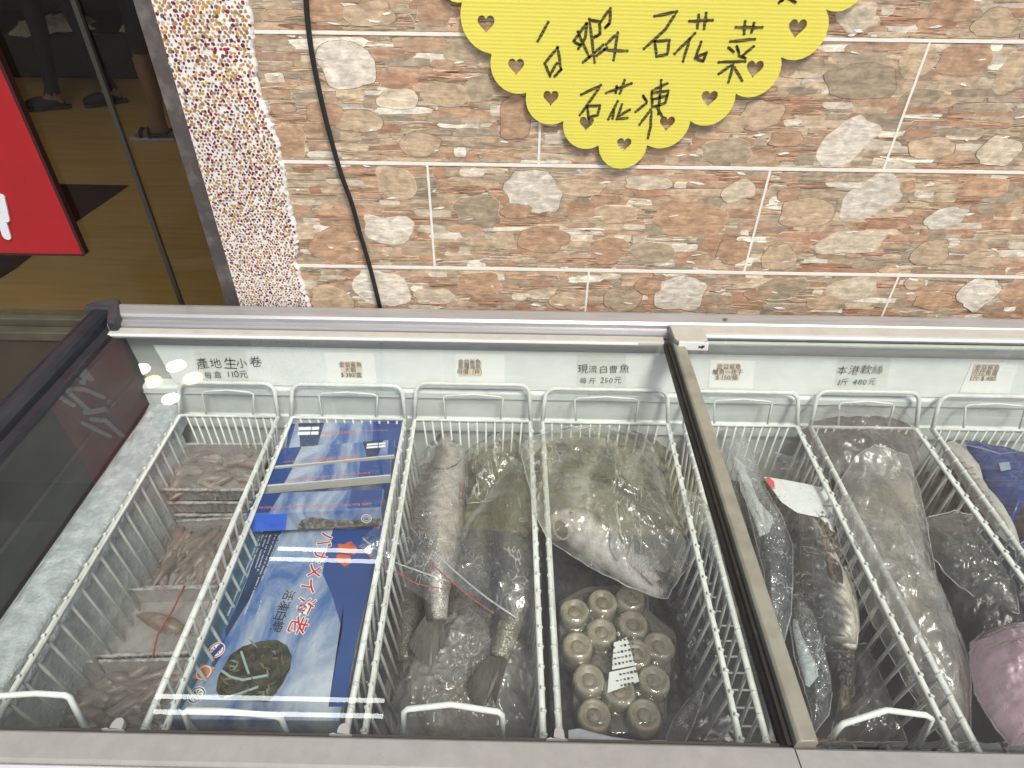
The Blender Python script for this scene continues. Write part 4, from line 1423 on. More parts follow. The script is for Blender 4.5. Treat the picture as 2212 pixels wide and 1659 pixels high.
def fish(spine, radii, back, belly, name, label, cat, roll=0, tail=None, nseg=22, fins=(), group=None, spots=None, eye=None, tailcol=None, gloss=.3, split=.1, mouth=True, scale=420):
    """spine: px, py, z from snout to tail root; radii: (half width, half height) per point; roll turns the pale belly towards one side"""
    P = [PZ(*p) for p in spine]
    n0 = len(P)
    cp, cr = [], []
    for i in range(n0 - 1):
        a0, a1, a2, a3 = P[max(0, i - 1)], P[i], P[i + 1], P[min(n0 - 1, i + 2)]
        for k in range(7):
            t = k / 7
            cp.append(.5 * ((2 * a1) + (a2 - a0) * t + (2 * a0 - 5 * a1 + 4 * a2 - a3) * t * t + (3 * a1 - a0 - 3 * a2 + a3) * t ** 3))
            cr.append((radii[i][0] * (1 - t) + radii[i + 1][0] * t, radii[i][1] * (1 - t) + radii[i + 1][1] * t))
    cp.append(P[-1])
    cr.append(radii[-1])
    vs, fs, cs = [], [], []
    m_ = len(cp)
    for i in range(m_):
        t = (cp[min(m_ - 1, i + 1)] - cp[max(0, i - 1)]).normalized()
        side = t.cross(Vector((0, 0, 1))).normalized()
        up = side.cross(t).normalized()
        for k in range(nseg):
            an = 2 * math.pi * k / nseg
            v = cp[i] + side * math.cos(an) * cr[i][0] + up * math.sin(an) * cr[i][1]
            vs.append(v)
            s = math.cos(an - roll)
            nz = noise.noise(v * 60) * .25 + noise.noise(v * 180) * .12
            g = min(1, max(0, (s - split + nz) * 1.6 + .5))
            g = g * g * (3 - 2 * g)
            c = [back[q] * (1 - g) + belly[q] * g for q in range(3)]
            if spots:
                c = spots(i / (m_ - 1), an - roll, c, v)
            cs.append(tuple(c))
    for i in range(m_ - 1):
        for k in range(nseg):
            fs.append((i * nseg + k, i * nseg + (k + 1) % nseg, (i + 1) * nseg + (k + 1) % nseg, (i + 1) * nseg + k))
    fs += [tuple(range(nseg))[::-1], tuple((m_ - 1) * nseg + k for k in range(nseg))]
    T = thing(name, label, cat, sum(cp, Vector()) / m_ - Vector((0, 0, .03)), group)
    key = 'fish_skin_%s' % scale
    if key not in M:
        mt, ns, ls = newmat('fish_skin')
        out = ns.new('ShaderNodeOutputMaterial')
        bs = N(ns, 'ShaderNodeBsdfPrincipled', Roughness=gloss)
        a = ns.new('ShaderNodeAttribute')
        a.attribute_name = 'Col'
        vo = N(ns, 'ShaderNodeTexVoronoi', Scale=scale)
        ls.new(coords(ns, ls), vo.inputs['Vector'])
        r = ramp(ns, [(0, 1.25), (.5, .85), (.8, .6)])
        ls.new(vo.outputs['Distance'], r.inputs[0])
        nz = N(ns, 'ShaderNodeTexNoise', Scale=70, Detail=6)
        ls.new(coords(ns, ls), nz.inputs['Vector'])
        r2 = ramp(ns, [(.35, .7), (.65, 1.25)])
        ls.new(nz.outputs[0], r2.inputs[0])
        c = mix(ns, ls, 1, a.outputs['Color'], r.outputs[0], 'MULTIPLY')
        c = mix(ns, ls, 1, c, r2.outputs[0], 'MULTIPLY')
        ls.new(c, bs.inputs['Base Color'])
        bp = N(ns, 'ShaderNodeBump', Strength=.55, Distance=.0015)
        ls.new(vo.outputs['Distance'], bp.inputs['Height'])
        ls.new(bp.outputs[0], bs.inputs['Normal'])
        bs.inputs['Metallic'].default_value = .15
        ls.new(bs.outputs[0], out.inputs[0])
        M[key] = mt
    b = MB()
    b.add(vs, fs, cs)
    b.build('body', M[key], T, smooth=True)
    if 'fin' not in M:
        M['fin'] = mat('fish_fin', (1, 1, 1), .45, attr=True, col2=(.5, .5, .5), nscale=130, nstretch=(3, .6, 1))
    def fan(pts_root, pts_tip, nm, col, dz=.0025, rays=16):
        """a ribbed fin between a root line and a tip line"""
        b = MB()
        vs, fs, cs = [], [], []
        r0, r1 = PZ(*pts_root[0]), PZ(*pts_root[1])
        tips = [PZ(*p) for p in pts_tip]
        for k in range(rays * 2 + 1):
            f = k / (rays * 2)
            a_ = r0.lerp(r1, f)
            g = f * (len(tips) - 1)
            j = min(len(tips) - 2, int(g))
            tp_ = tips[j].lerp(tips[j + 1], g - j)
            for q in range(5):
                h = q / 4
                p = a_.lerp(tp_, h * (1 - .03 * (k % 2) * h))
                p = p + Vector((0, 0, (dz if k % 2 else -dz) * .5 * h + .006 * math.sin(h * math.pi)))
                vs.append(p)
                sh = (.7 if k % 2 else 1.1) * (1 - .15 * h)
                cs.append(tuple(x * sh for x in col))
        for k in range(rays * 2):
            for q in range(4):
                fs.append((k * 5 + q, k * 5 + q + 1, k * 5 + 5 + q + 1, k * 5 + 5 + q))
        n_ = len(vs)
        vs2 = [v - Vector((0, 0, .0012)) for v in vs]
        b.add(vs + vs2, fs + [tuple(n_ + i for i in f)[::-1] for f in fs], cs + cs)
        b.build(nm, M['fin'], T, smooth=True)
    if tail:
        fan(tail[0], tail[1], 'tail_fin', tailcol or back)
    for nm, root, tips, col in fins:
        fan(root, tips, nm, col, rays=9)
    if eye:
        b = MB()
        c = PZ(*eye[:3])
        b.ball(c, eye[3], 14, 8, col=(.3, .3, .27))
        eo = b.build('eye', mat('fish_eye', (.35, .34, .28), .2), T, smooth=True)
        b = MB()
        b.ball(c + (CAM - c).normalized() * eye[3] * .45, eye[3] * .66, 12, 8)
        b.build('pupil', mat('fish_pupil', (.01, .01, .012), .1), eo, smooth=True)
    return T

# ---- squid trays
F_['traylid'] = film('frosty_lid', .12, .6, 38, (.5, .465, .45), .2, (1, .7, 1), .8, gain=.7, crease=.25)
tray_m = mat('frosted_tray', (.36, .34, .325), .4, col2=(.24, .225, .215), nscale=40, bump=.4, bscale=90)
sq_m = mat('squid', (1, 1, 1), .35, attr=True, col2=(.72, .68, .66), nscale=110, lo=.4, hi=.62)
rimfrost = mat('tray_rim', (.36, .345, .33), .5, col2=(.16, .15, .14), nscale=110, bump=.6, bscale=200, lo=.45, hi=.62)
def squid_tray(label, corners, h, nsq, seed, tone, dirx=True, lidded=True, below=0, band=None, oval=False):
    rr = random.Random(seed)
    C4 = [PZ(*c) for c in corners]      # back left, back right, front right, front left (rim level)
    ctr = sum(C4, Vector()) / 4
    t = thing('squid_tray', label, 'seafood tray', ctr - Vector((0, 0, h * (below + 1))), 'plastic trays of squid in the left basket')
    dn = Vector((0, 0, -1))
    for s in range(below + 1):
        b = MB()
        off = dn * (h * s * 1.08)
        top = [c + off for c in C4]
        bot = [ctr + off + (c - ctr) * .93 + dn * h for c in C4]
        # outer shell without a top
        b.add(bot + top, [(3, 2, 1, 0), (0, 1, 5, 4), (1, 2, 6, 5), (2, 3, 7, 6), (3, 0, 4, 7)])
        inn = [ctr + off + (c - ctr) * .95 for c in C4]
        fl = [ctr + off + (c - ctr) * .88 + dn * h * .8 for c in C4]
        b.add(fl + inn, [(0, 1, 2, 3), (4, 5, 1, 0), (5, 6, 2, 1), (6, 7, 3, 2), (7, 4, 0, 3)])
        # ribbed front wall
        for k in range(15):
            f = (k + .5) / 15
            a_ = top[3].lerp(top[2], f)
            c_ = bot[3].lerp(bot[2], f)
            b.tube([a_ + Vector((0, -.001, -.004)), c_ + Vector((0, -.001, .002))], .0022, 5)
        b.build('tray' if s == 0 else 'tray_below', tray_m, t)
        b = MB()
        rim = []
        for i in range(4):
            for q in range(12):
                p = top[i].lerp(top[(i + 1) % 4], q / 12)
                rim.append(p + Vector((0, 0, .0015 * noise.noise(p * 200))))
        b.tube(rim, [.0032 + .0012 * rr.random() for _ in rim], 6, closed=True)
        b.build('rim' if s == 0 else 'rim_below', rimfrost, t, smooth=True)
    e1, e2 = (C4[1] - C4[0] + C4[2] - C4[3]) * .5, (C4[3] - C4[0] + C4[2] - C4[1]) * .5
    for k in range(nsq):
        u = rr.uniform(.1, .9) if not oval else .5
        v = .1 + .8 * (k + .5) / nsq + rr.uniform(-.04, .04)
        if not dirx:
            u, v = v, rr.uniform(.2, .8)
        p = C4[0] + e1 * u + e2 * v + dn * (.012 + .008 * rr.random())
        ang = rr.uniform(-.35, .35) + (0 if dirx else 1.2) + (0 if rr.random() > .25 else .8)
        ex = e1.normalized()
        d = Vector((ex.x * math.cos(ang) - ex.y * math.sin(ang), ex.x * math.sin(ang) + ex.y * math.cos(ang), rr.uniform(-.12, .05)))
        L = rr.uniform(.045, .085)
        if oval:
            L = .085
        u_l = min(L, e1.length * .8)
        s0 = -.5 if rr.random() > .5 else .5
        pts, rad, cols = [], [], []
        w0 = rr.uniform(.006, .0105) * (1.35 if oval else 1)
        for q in range(9):
            f = q / 8
            pts.append(p + d * u_l * (f - .5) + Vector((0, 0, .003 * math.sin(f * 6 + k))))
            rad.append(w0 * (math.sin(min(1, f * 1.35 + .06) * math.pi * .55) if f < .75 else 1 - (f - .75) * 2.2) + .001)
        kk = rr.uniform(.6, 1.25)
        tn = [q * kk * rr.uniform(.95, 1.05) for q in tone]
        if rr.random() > .6:
            tn = [tn[0] * 1.45, tn[1] * 1.45, tn[2] * 1.42]
        b = MB()
        b.tube(pts, rad, 10, col=tuple(tn))
        # arms
        for a_ in range(5):
            st = pts[-1]
            q2 = d * rr.uniform(.012, .026) + Vector((rr.uniform(-.01, .01), rr.uniform(-.01, .01), rr.uniform(-.003, .003)))
            b.tube([st, st + q2 * .6, st + q2 + Vector((rr.uniform(-.006, .006), rr.uniform(-.006, .006), 0))], [.0022, .0017, .0007], 5, col=tuple(x * .8 for x in tn))
        b.build('squid', sq_m, t, smooth=True)
    if lidded:
        b = sheet([tuple((c[0], c[1], c[2] + .001)) for c in corners], 0, ctr.z + .004, amp=.0022, freq=60, seed=seed, rings=14, seg=60, dome=3)
        b.build('clear_lid', F_['traylid'], t, smooth=True)
    if band:
        b = MB()
        pts = [PZ(*p) for p in band]
        pp = []
        for i in range(len(pts) - 1):
            for k in range(6):
                pp.append(pts[i].lerp(pts[i + 1], k / 6))
        pp.append(pts[-1])
        b.tube(pp, .0014, 6)
        b.build('rubber_band', mat('red_rubber_band', (.33, .035, .03), .5), t, smooth=True)
    return t
squid_tray('topmost squid tray of the pile at the back of the left basket', [(362, 960, .625), (582, 960, .625), (556, 1058, .625), (322, 1058, .625)], .034, 34, 3, (.24, .195, .175), below=2)
squid_tray('open tray of reddish squid in the left basket just behind the red rubber band', [(362, 1128, .545), (560, 1116, .545), (498, 1266, .545), (270, 1270, .545)], .04, 44, 5, (.22, .165, .145), dirx=False)
squid_tray('frosty squid tray tied with a red rubber band', [(262, 1275, .56), (470, 1268, .56), (420, 1408, .56), (185, 1418, .56)], .036, 1, 9, (.26, .17, .125), oval=True, band=[(398, 1266, .566), (372, 1320, .572), (340, 1372, .572), (330, 1416, .565), (329, 1446, .54)])
squid_tray('squid tray at the front of the left basket behind the bright wire handle', [(178, 1430, .565), (410, 1424, .565), (335, 1600, .565), (60, 1610, .565)], .04, 46, 12, (.22, .18, .155))

# ---- blue shrimp boxes
mt, ns, ls = newmat('blue_cloud_print')
out = ns.new('ShaderNodeOutputMaterial')
bs = N(ns, 'ShaderNodeBsdfPrincipled', Roughness=.28)
ls.new(bs.outputs[0], out.inputs[0])
v = coords(ns, ls, (14, 5, 8), (0, 0, .35))
nz = N(ns, 'ShaderNodeTexNoise', Scale=1.0, Detail=7, Roughness=.62, Distortion=.7)
ls.new(v, nz.inputs['Vector'])
r = ramp(ns, [(.27, (.02, .065, .23)), (.38, (.05, .12, .32)), (.49, (.22, .28, .41)), (.66, (.48, .525, .6))])
ls.new(nz.outputs[0], r.inputs[0])
ls.new(r.outputs[0], bs.inputs['Base Color'])
M['bluebox'] = mt
M['boxblue'] = mat('plain_blue_print', (.010, .042, .18), .28, col2=(.015, .058, .23), nscale=6)
M['boxwhite'] = mat('grey_card', (.62, .6, .54), .5, col2=(.55, .53, .48), nscale=12)
M['orange_ink'] = mat('orange_ink', (.62, .16, .06), .4)
M['white_ink'] = mat('white_ink', (.75, .77, .8), .4)
M['red_ink'] = mat('red_ink', (.42, .02, .015), .4)
M['dark_print'] = mat('dark_print', (.012, .02, .06), .3, col2=(.02, .045, .12), nscale=18)
BX = 'blue shrimp boxes'
def upright_box(label, top, drop, lean, lip, text, dark=None, bars=None, flip=True):
    TL, TR, FR, FL = [PZ(*p) for p in top]       # top face: back left, back right, front right, front left
    t = thing('shrimp_box', label, 'box', (TL + TR + FR + FL) / 4 - Vector((0, 0, drop)), BX)
    d = Vector((0, lean, -drop))
    b = MB()
    b.hexa([p + d for p in (FL, FR, TR, TL)], [FL, FR, TR, TL])
    b.build('carton', M['bluebox'], t, bevel=.0012)
    n = (TR - TL).cross(FL - TL).normalized()
    if n.z < 0:
        n = -n
    ex = (TR - TL).normalized()
    ey = n.cross(ex).normalized()
    if lip:
        b = MB()
        o_ = Vector((0, -.0012, 0))
        dl = d.normalized() * lip
        b.hexa([FL + dl + o_ * 2, FR + dl + o_ * 2, FR + dl + o_ * .2, FL + dl + o_ * .2], [FL + o_ * 2, FR + o_ * 2, FR + o_ * .2, FL + o_ * .2])
        b.build('card_edge', M['boxwhite'], t)
    for s, u, v_, size, fx in text:
        p = TL.lerp(TR, u).lerp(FL.lerp(FR, u), v_) + n * .0006
        # lettering reads from the other side: upside down to the viewer
        text_mesh(s, size, 'lettering', M['orange_ink'], t, p, -ex if flip else ex, -ey if flip else ey, 'CENTER', font_scale_x=fx)
    if dark:
        b = MB()
        u0, u1 = dark
        pts = [TL.lerp(TR, u).lerp(FL.lerp(FR, u), f) + n * .0005 for u, f in ((u0, .02), (u1, .02), (u1 - .04, .98), (u0 + .05, .98))]
        quad(b, pts, .0004, n)
        b.build('dark_panel', M['dark_print'], t)
    for nm_, ua, ub in (('deep_blue_end', .0, .06 if dark and dark[0] < .2 else .2), ('deep_blue_end', .94 if dark and dark[0] > .5 else .74, 1.0)):
        b = MB()
        pts = [TL.lerp(TR, u).lerp(FL.lerp(FR, u), f) + n * .0003 for u, f in ((ua + .004, .03), (ub - .004, .03), (ub - .004 - (.03 if ua == 0 else 0), .97), (ua + .004 + (.03 if ua > 0 and False else 0), .97))]
        quad(b, pts, .0003, n)
        b.build(nm_, M['boxblue'], t)
    if bars:
        u0, u1 = bars
        b = MB()
        for f0, f1 in ((.18, .3), (.36, .48)):
            for g0, g1 in ((0, .6), (.64, 1)):
                pts = [TL.lerp(TR, u0 + (u1 - u0) * g).lerp(FL.lerp(FR, u0 + (u1 - u0) * g), f) + n * .0011 for g, f in ((g0, f0), (g1, f0), (g1, f1), (g0, f1))]
                quad(b, pts, .0003, n)
        b.build('white_panel', M['white_ink'], t)
    return t
upright_box('blue shrimp box standing rearmost against the back wires', [(625, 914, .69), (868, 909, .69), (868, 966, .69), (616, 972, .69)], .19, .0, 0, [('WHITE SHRIMP', .42, .36, .012, 1.0), ('Product of Malaysia', .76, .34, .006, 1.1)], (.08, .31), (.09, .27))
upright_box('blue shrimp box standing second from the back, white bars on its right', [(602, 968, .695), (853, 949, .695), (852, 982, .695), (588, 1008, .695)], .19, .01, .008, [('WHITE SHRIMP', .52, .8, .012, 1.0), ('Product of Malaysia', .2, .8, .006, 1.1)], (.72, .9), (.76, .92))
upright_box('blue shrimp box standing third from the back with a wide pale card edge', [(580, 1014, .695), (845, 990, .695), (844, 1025, .695), (567, 1049, .695)], .19, .01, .02, [('Living Raw White Shrimp High Quality', .5, .75, .008, 1.2)])
s4 = upright_box('blue shrimp box standing in front of the others, its face bright blue', [(554, 1066, .70), (829, 1056, .70), (823, 1097, .70), (532, 1111, .70)], .036, -.009, 0, [('100% Raw White Shrimp High Quality Product of Malaysia', .5, .7, .0085, .95)])
FLq, FRq = PZ(532, 1111, .70), PZ(823, 1097, .70)
dd = Vector((0, -.012, -.05)).normalized()
nf = (FRq - FLq).cross(dd).normalized()
if nf.y > 0:
    nf = -nf
b = MB()
quad(b, [FLq.lerp(FRq, u) + dd * v_ + nf * .0008 for u, v_ in ((.0, .001), (.995, .001), (.995, .036), (.0, .036))], .0006, nf)
b.build('bright_face', M['bluebox'], s4)
b = MB()
pts = [FLq.lerp(FRq, u) + dd * v_ + nf * .0018 for u, v_ in ((.36, .03), (.40, .016), (.47, .0105), (.54, .013), (.62, .019), (.8, .022), (.99, .02), (.99, .0355), (.36, .0355))]
b2_ = MB()
quad(b2_, [FLq.lerp(FRq, u) + dd * v_ + nf * .0015 for u, v_ in ((.004, .0015), (.30, .0015), (.27, .0355), (.004, .0355))], .0004, nf)
b2_.build('vivid_blue_end', mat('vivid_blue_print', (.03, .11, .62), .25, col2=(.06, .17, .75), nscale=20), s4)
bm_ = MB()
c_ = sum(pts, Vector()) / len(pts)
bm_.add([c_] + pts, [(0, i + 1, (i + 1) % len(pts) + 1) for i in range(len(pts))])
bm_.build('shrimp_picture', mat('shrimp_picture', (.05, .05, .04), .3, col2=(.3, .27, .2), nscale=130, lo=.45, hi=.7), s4)
def disc(b, c, ex, ey, r0, r1, n=28, a0=0, a1=2 * math.pi, lift=None):
    vs, fs = [], []
    for k in range(n + 1):
        a = a0 + (a1 - a0) * k / n
        u = ex * math.cos(a) + ey * math.sin(a)
        vs += [c + u * r0, c + u * r1]
    for k in range(n):
        fs.append((2 * k, 2 * k + 1, 2 * k + 3, 2 * k + 2))
    b.add(vs, fs)
b = MB()
ce = FLq.lerp(FRq, .885) + dd * .019 + nf * .0026
disc(b, ce, (FRq - FLq).normalized(), dd, .0078, .0092)
disc(b, ce, (FRq - FLq).normalized(), dd, .0045, .0055)
b.build('round_emblem', M['white_ink'], s4)

# the large box lying face up
ZB = .644
K = {'FL': (352, 1552), 'FR': (733, 1557), 'BR': (826, 1120), 'BL': (545, 1128)}
FL, FR, BR_, BL_ = (PZ(*K[k], ZB) for k in ('FL', 'FR', 'BR', 'BL'))
big = thing('shrimp_box', 'large blue shrimp box lying face up with red and black writing', 'box', (FL + FR + BR_ + BL_) / 4 - Vector((0, 0, .055)), BX)
dn = Vector((0, -.003, -.055))
b = MB()
b.hexa([p + dn for p in (FL, FR, BR_, BL_)], [FL, FR, BR_, BL_])
b.build('carton', M['bluebox'], big, bevel=.0015)
b = MB()
b.hexa([p + Vector((.0012, 0, 0)) for p in (FR + Vector((0, .003, -.05)), FR + Vector((.001, .003, -.05)), BR_ + Vector((.001, 0, -.05)), BR_ + Vector((0, 0, -.05)))], [p + Vector((.0012, 0, -.002)) for p in (FR + Vector((0, .003, 0)), FR + Vector((.001, .003, 0)), BR_ + Vector((.001, 0, 0)), BR_ + Vector((0, 0, 0)))])
b.build('carton_side', mat('corrugated_edge', (.2, .2, .23), .6, col2=(.36, .36, .37), nscale=80), big)
UPZ = Vector((0, 0, 1))
def onbox(x, y, l=.0006):
    return PZ((400 + x / 2.764) * .914, (1200 + y / 2.764) * .914, ZB + l)
def flatpoly(b, pts):
    c = sum(pts, Vector()) / len(pts)
    b.add([c] + pts, [(0, i + 1, (i + 1) % len(pts) + 1) for i in range(len(pts))])
b = MB()
flatpoly(b, [onbox(*p) for p in ((1085, 105), (1395, 90), (1300, 560), (1215, 900), (1150, 1300), (1040, 1300), (1090, 1000), (1130, 800), (1060, 560), (1000, 430), (1030, 260))])
b.build('deep_blue_field', M['boxblue'], big)
b = MB()
for poly in ([(620, 110), (750, 110), (680, 300), (600, 470), (500, 640), (370, 850), (365, 800), (440, 640), (520, 440)], [(365, 840), (350, 950), (240, 1130), (215, 1180), (300, 960)]):
    flatpoly(b, [onbox(x, y, .0006) for x, y in poly])
b.build('dark_wave', M['dark_print'], big)
b = MB()
flatpoly(b, [onbox(*p) for p in ((505, 115), (625, 112), (520, 440), (430, 640), (330, 870), (200, 1100), (70, 1330), (0, 1330), (60, 1200), (260, 800), (400, 460))])
b.build('teal_field', mat('teal_print', (.03, .09, .15), .3, col2=(.06, .14, .2), nscale=14), big)
# picture of shrimps in an oval
b = MB()
ov = [(480, 905), (600, 870), (700, 862), (770, 900), (800, 970), (790, 1050), (740, 1150), (650, 1268), (540, 1262), (330, 1240), (305, 1190), (320, 1100), (360, 1030), (400, 960)]
flatpoly(b, [onbox(x, y, .0012) for x, y in ov])
b.build('shrimp_picture', mat('shrimp_photo', (.018, .02, .016), .3, col2=(.07, .065, .04), nscale=70, lo=.42, hi=.6), big)
b = MB()
for k in range(70):
    x, y = rnd.uniform(330, 790), rnd.uniform(880, 1250)
    # keep inside the oval
    inside = False
    for i in range(len(ov)):
        x1_, y1_ = ov[i]
        x2_, y2_ = ov[(i + 1) % len(ov)]
        if (y1_ > y) != (y2_ > y) and x < (x2_ - x1_) * (y - y1_) / (y2_ - y1_) + x1_:
            inside = not inside
    if not inside or rnd.random() < .2:
        continue
    a = rnd.uniform(0, math.pi)
    L = rnd.uniform(15, 42)
    cu_ = rnd.uniform(-12, 12)
    pts = [onbox(min(790, x + math.cos(a) * L * f - math.sin(a) * cu_ * (1 - f * f)), min(1255, y + math.sin(a) * L * f + math.cos(a) * cu_ * (1 - f * f)), .0015 + .00002 * k) for f in (-1, -.5, 0, .5, 1)]
    col = rnd.choice([(.16, .13, .07), (.10, .09, .05), (.05, .06, .05), (.2, .16, .1), (.22, .25, .24), (.06, .07, .06)])
    b.tube(pts, [.0004, .0012, .0016, .0013, .0004], 4, col=col)
for pl in ([(470, 940), (490, 1000), (520, 1085)], [(345, 1065), (400, 1105), (480, 1125), (560, 1110), (640, 1095)], [(360, 1240), (460, 1215), (580, 1170)]):
    b.tube([onbox(x, y, .002) for x, y in pl], .0018, 5, col=(.32, .42, .43))
b.build('shrimp_lines', mat('shrimp_strokes', (1, 1, 1), .35, attr=True), big)
# round and square badges
exb = (FR - FL).normalized()
eyb = Vector((-exb.y, exb.x, 0))
def badge(x, y, r, fill, ring, nm, square=False):
    c = onbox(x, y, .0013)
    b = MB()
    if square:
        flatpoly(b, [c + exb * r * u + eyb * r * v_ for u, v_ in ((-1, -.6), (.6, -1), (1, .6), (-.6, 1))])
    else:
        disc(b, c, exb, eyb, 0, r)
    o = b.build(nm, fill, big)
    b = MB()
    c = onbox(x, y, .0017)
    if square:
        disc(b, c, exb, eyb, r * .68, r * .78)
    else:
        disc(b, c, exb, eyb, r * .78, r * .9)
        for k in range(8):
            disc(b, c, exb, eyb, r * .25, r * .6, 2, k * math.pi / 4 - .16, k * math.pi / 4 + .16)
    b.build('mark', ring, o)
    return o
badge(178, 1223, .0122, M['white_ink'], M['ink'], 'round_badge')
badge(308, 930, .0125, M['white_ink'], M['red_ink'], 'round_badge')
o = [o for o in big.children if o.name.startswith('round_badge')][-1]
b = MB()
c = onbox(310, 932, .0022)
ang = 1.1
u_, v_ = exb * math.cos(ang) + eyb * math.sin(ang), -exb * math.sin(ang) + eyb * math.cos(ang)
flatpoly(b, [c + u_ * s * .0105 + v_ * q * .0036 for s, q in ((-1, -1), (1, -1), (1, 1), (-1, 1))])
b.build('blue_bar', M['boxblue'], o)
badge(225, 1077, .0135, mat('orange_square', (.5, .2, .1), .4), M['white_ink'], 'square_badge', True)
# red and black writing runs down the box, turned a quarter
def vtext(chars, pos, size, mt_, nm, off, lift, scale=1.0):
    for ch, (x, y) in zip(chars, pos):
        c = onbox(x, y, lift)
        up_ = (onbox(x + 40, y + 6, lift) - c).normalized()
        xd = up_.cross(UPZ).normalized()
        cu = bpy.data.curves.new('t', 'FONT')
        cu.body = ch
        cu.size = size
        cu.offset = off
        cu.align_x, cu.align_y = 'CENTER', 'CENTER'
        cu.resolution_u = 3
        mesh_from_curve(cu, nm, mt_, big, Mx=Matrix(((xd.x, up_.x, 0, c.x), (xd.y, up_.y, 0, c.y), (0, 0, 1, c.z), (0, 0, 0, 1))))
RED = [(1015, 205), (975, 315), (945, 410), (905, 510), (875, 640), (835, 765)]
vtext('バナメイ海老', RED, .0315, M['white_ink'], 'letter_outline', .0014, .0012)
vtext('バナメイ海老', RED, .0315, M['red_ink'], 'letter', .0003, .0018)
vtext('活凍白蝦', [(775, 570), (745, 640), (722, 705), (700, 775)], .0195, M['ink'], 'letter', .0001, .0013)
# orange crowned emblem
b = MB()
for poly in ([(1105, 235), (1150, 240), (1160, 225), (1190, 220), (1210, 240), (1225, 275), (1215, 305), (1170, 300), (1100, 290)], [(1100, 302), (1180, 312), (1190, 350), (1170, 375), (1145, 385), (1120, 365), (1085, 340)]):
    flatpoly(b, [onbox(x, y, .0013) for x, y in poly])
b.build('orange_emblem', mat('orange_print', (.52, .09, .03), .4), big)
b = MB()
for (x, y) in ((1195, 240), (1145, 345)):
    disc(b, onbox(x, y, .0018), exb, eyb, .002, .0034)
b.build('emblem_detail', M['boxblue'], big)
# columns of tiny white print on the left
b = MB()
for (xa, ya, xb, yb2) in ((695, 180, 490, 700), (660, 180, 575, 420), (635, 180, 560, 400), (612, 180, 500, 470), (590, 190, 380, 710), (720, 180, 600, 480), (600, 610, 575, 700)):
    L = int(math.hypot(xb - xa, yb2 - ya) / 9)
    for k in range(L):
        if rnd.random() < .12:
            continue
        f = k / L
        x, y = xa + (xb - xa) * f, ya + (yb2 - ya) * f
        hw = rnd.uniform(.0008, .0015)
        c = onbox(x, y, .0014)
        flatpoly(b, [c + exb * hw * u + eyb * .0009 * q for u, q in ((-1, -1), (1, -1), (1, 1), (-1, 1))])
b.build('small_print', mat('faint_print', (.4, .45, .52), .4), big)
# writing on the front side of the box
nf2 = (FR - FL).cross(Vector((0, .12, 1))).normalized()
if nf2.y > 0:
    nf2 = -nf2
p = FL.lerp(FR, .5) + dn * .55 + Vector((0, -.0025, 0))
text_mesh('100% Live White Shrimp High Quality Product of Malaysia', .0098, 'lettering', M['orange_ink'], big, p, exb, Vector((0, .055, 1)).normalized(), 'CENTER')
# ------------------------------------------------------------------ fish basket
fish([(955, 946, .635), (968, 996, .642), (950, 1070, .645), (945, 1145, .645), (944, 1219, .64), (942, 1284, .63), (944, 1340, .615)],
     [(.012, .012), (.031, .028), (.049, .036), (.046, .034), (.032, .026), (.022, .018), (.016, .011)], (.085, .078, .066), (.5, .44, .40), 'whole_fish',
     'pale whole fish in a zip bag, left of the two in the basket, belly up', 'fish', roll=R(172), tail=([(922, 1325, .615), (952, 1325, .615)], [(880, 1395, .60), (905, 1425, .60), (930, 1440, .60), (950, 1405, .60), (965, 1385, .60)]), tailcol=(.13, .115, .1), split=.0,
     fins=[('pectoral_fin', [(945, 1035, .675), (958, 1020, .675)], [(942, 1092, .668), (950, 1110, .668), (962, 1085, .67)], (.16, .13, .10)), ('pelvic_fin', [(990, 1040, .672), (996, 1050, .672)], [(1004, 1062, .655), (1000, 1085, .655), (992, 1090, .66)], (.45, .25, .2)), ('anal_fin', [(948, 1320, .618), (954, 1300, .618)], [(950, 1400, .61), (958, 1405, .61)], (.12, .11, .1))], eye=(948, 978, .658, .0052))
def glint(f, an, c, v):  # glints of the scales painted into the skin colour; head browner
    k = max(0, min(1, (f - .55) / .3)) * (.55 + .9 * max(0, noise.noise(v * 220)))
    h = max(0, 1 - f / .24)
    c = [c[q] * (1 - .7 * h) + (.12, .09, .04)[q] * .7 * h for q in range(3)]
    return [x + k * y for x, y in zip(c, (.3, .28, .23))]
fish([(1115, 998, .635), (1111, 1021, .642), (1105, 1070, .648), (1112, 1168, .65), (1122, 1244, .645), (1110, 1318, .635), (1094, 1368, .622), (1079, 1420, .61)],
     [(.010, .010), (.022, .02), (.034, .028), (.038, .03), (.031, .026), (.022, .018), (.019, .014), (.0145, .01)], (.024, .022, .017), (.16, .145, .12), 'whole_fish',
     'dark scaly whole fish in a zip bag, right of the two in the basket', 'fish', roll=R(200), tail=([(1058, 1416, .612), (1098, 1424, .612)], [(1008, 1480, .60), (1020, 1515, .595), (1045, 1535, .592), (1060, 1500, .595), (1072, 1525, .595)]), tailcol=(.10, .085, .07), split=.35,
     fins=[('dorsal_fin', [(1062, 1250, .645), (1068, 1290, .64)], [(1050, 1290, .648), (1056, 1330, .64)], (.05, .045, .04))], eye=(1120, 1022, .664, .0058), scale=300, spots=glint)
fish([(905, 1130, .56), (890, 1230, .56), (880, 1330, .555), (872, 1430, .55)], [(.02, .02), (.034, .026), (.03, .024), (.014, .01)], (.03, .027, .022), (.10, .09, .075), 'whole_fish',
     'very dark fish lying under the pale one along the left wires', 'fish', roll=R(50), tail=([(860, 1425, .55), (884, 1430, .55)], [(840, 1530, .54), (866, 1545, .54), (890, 1520, .54)]), tailcol=(.05, .045, .04), scale=300)
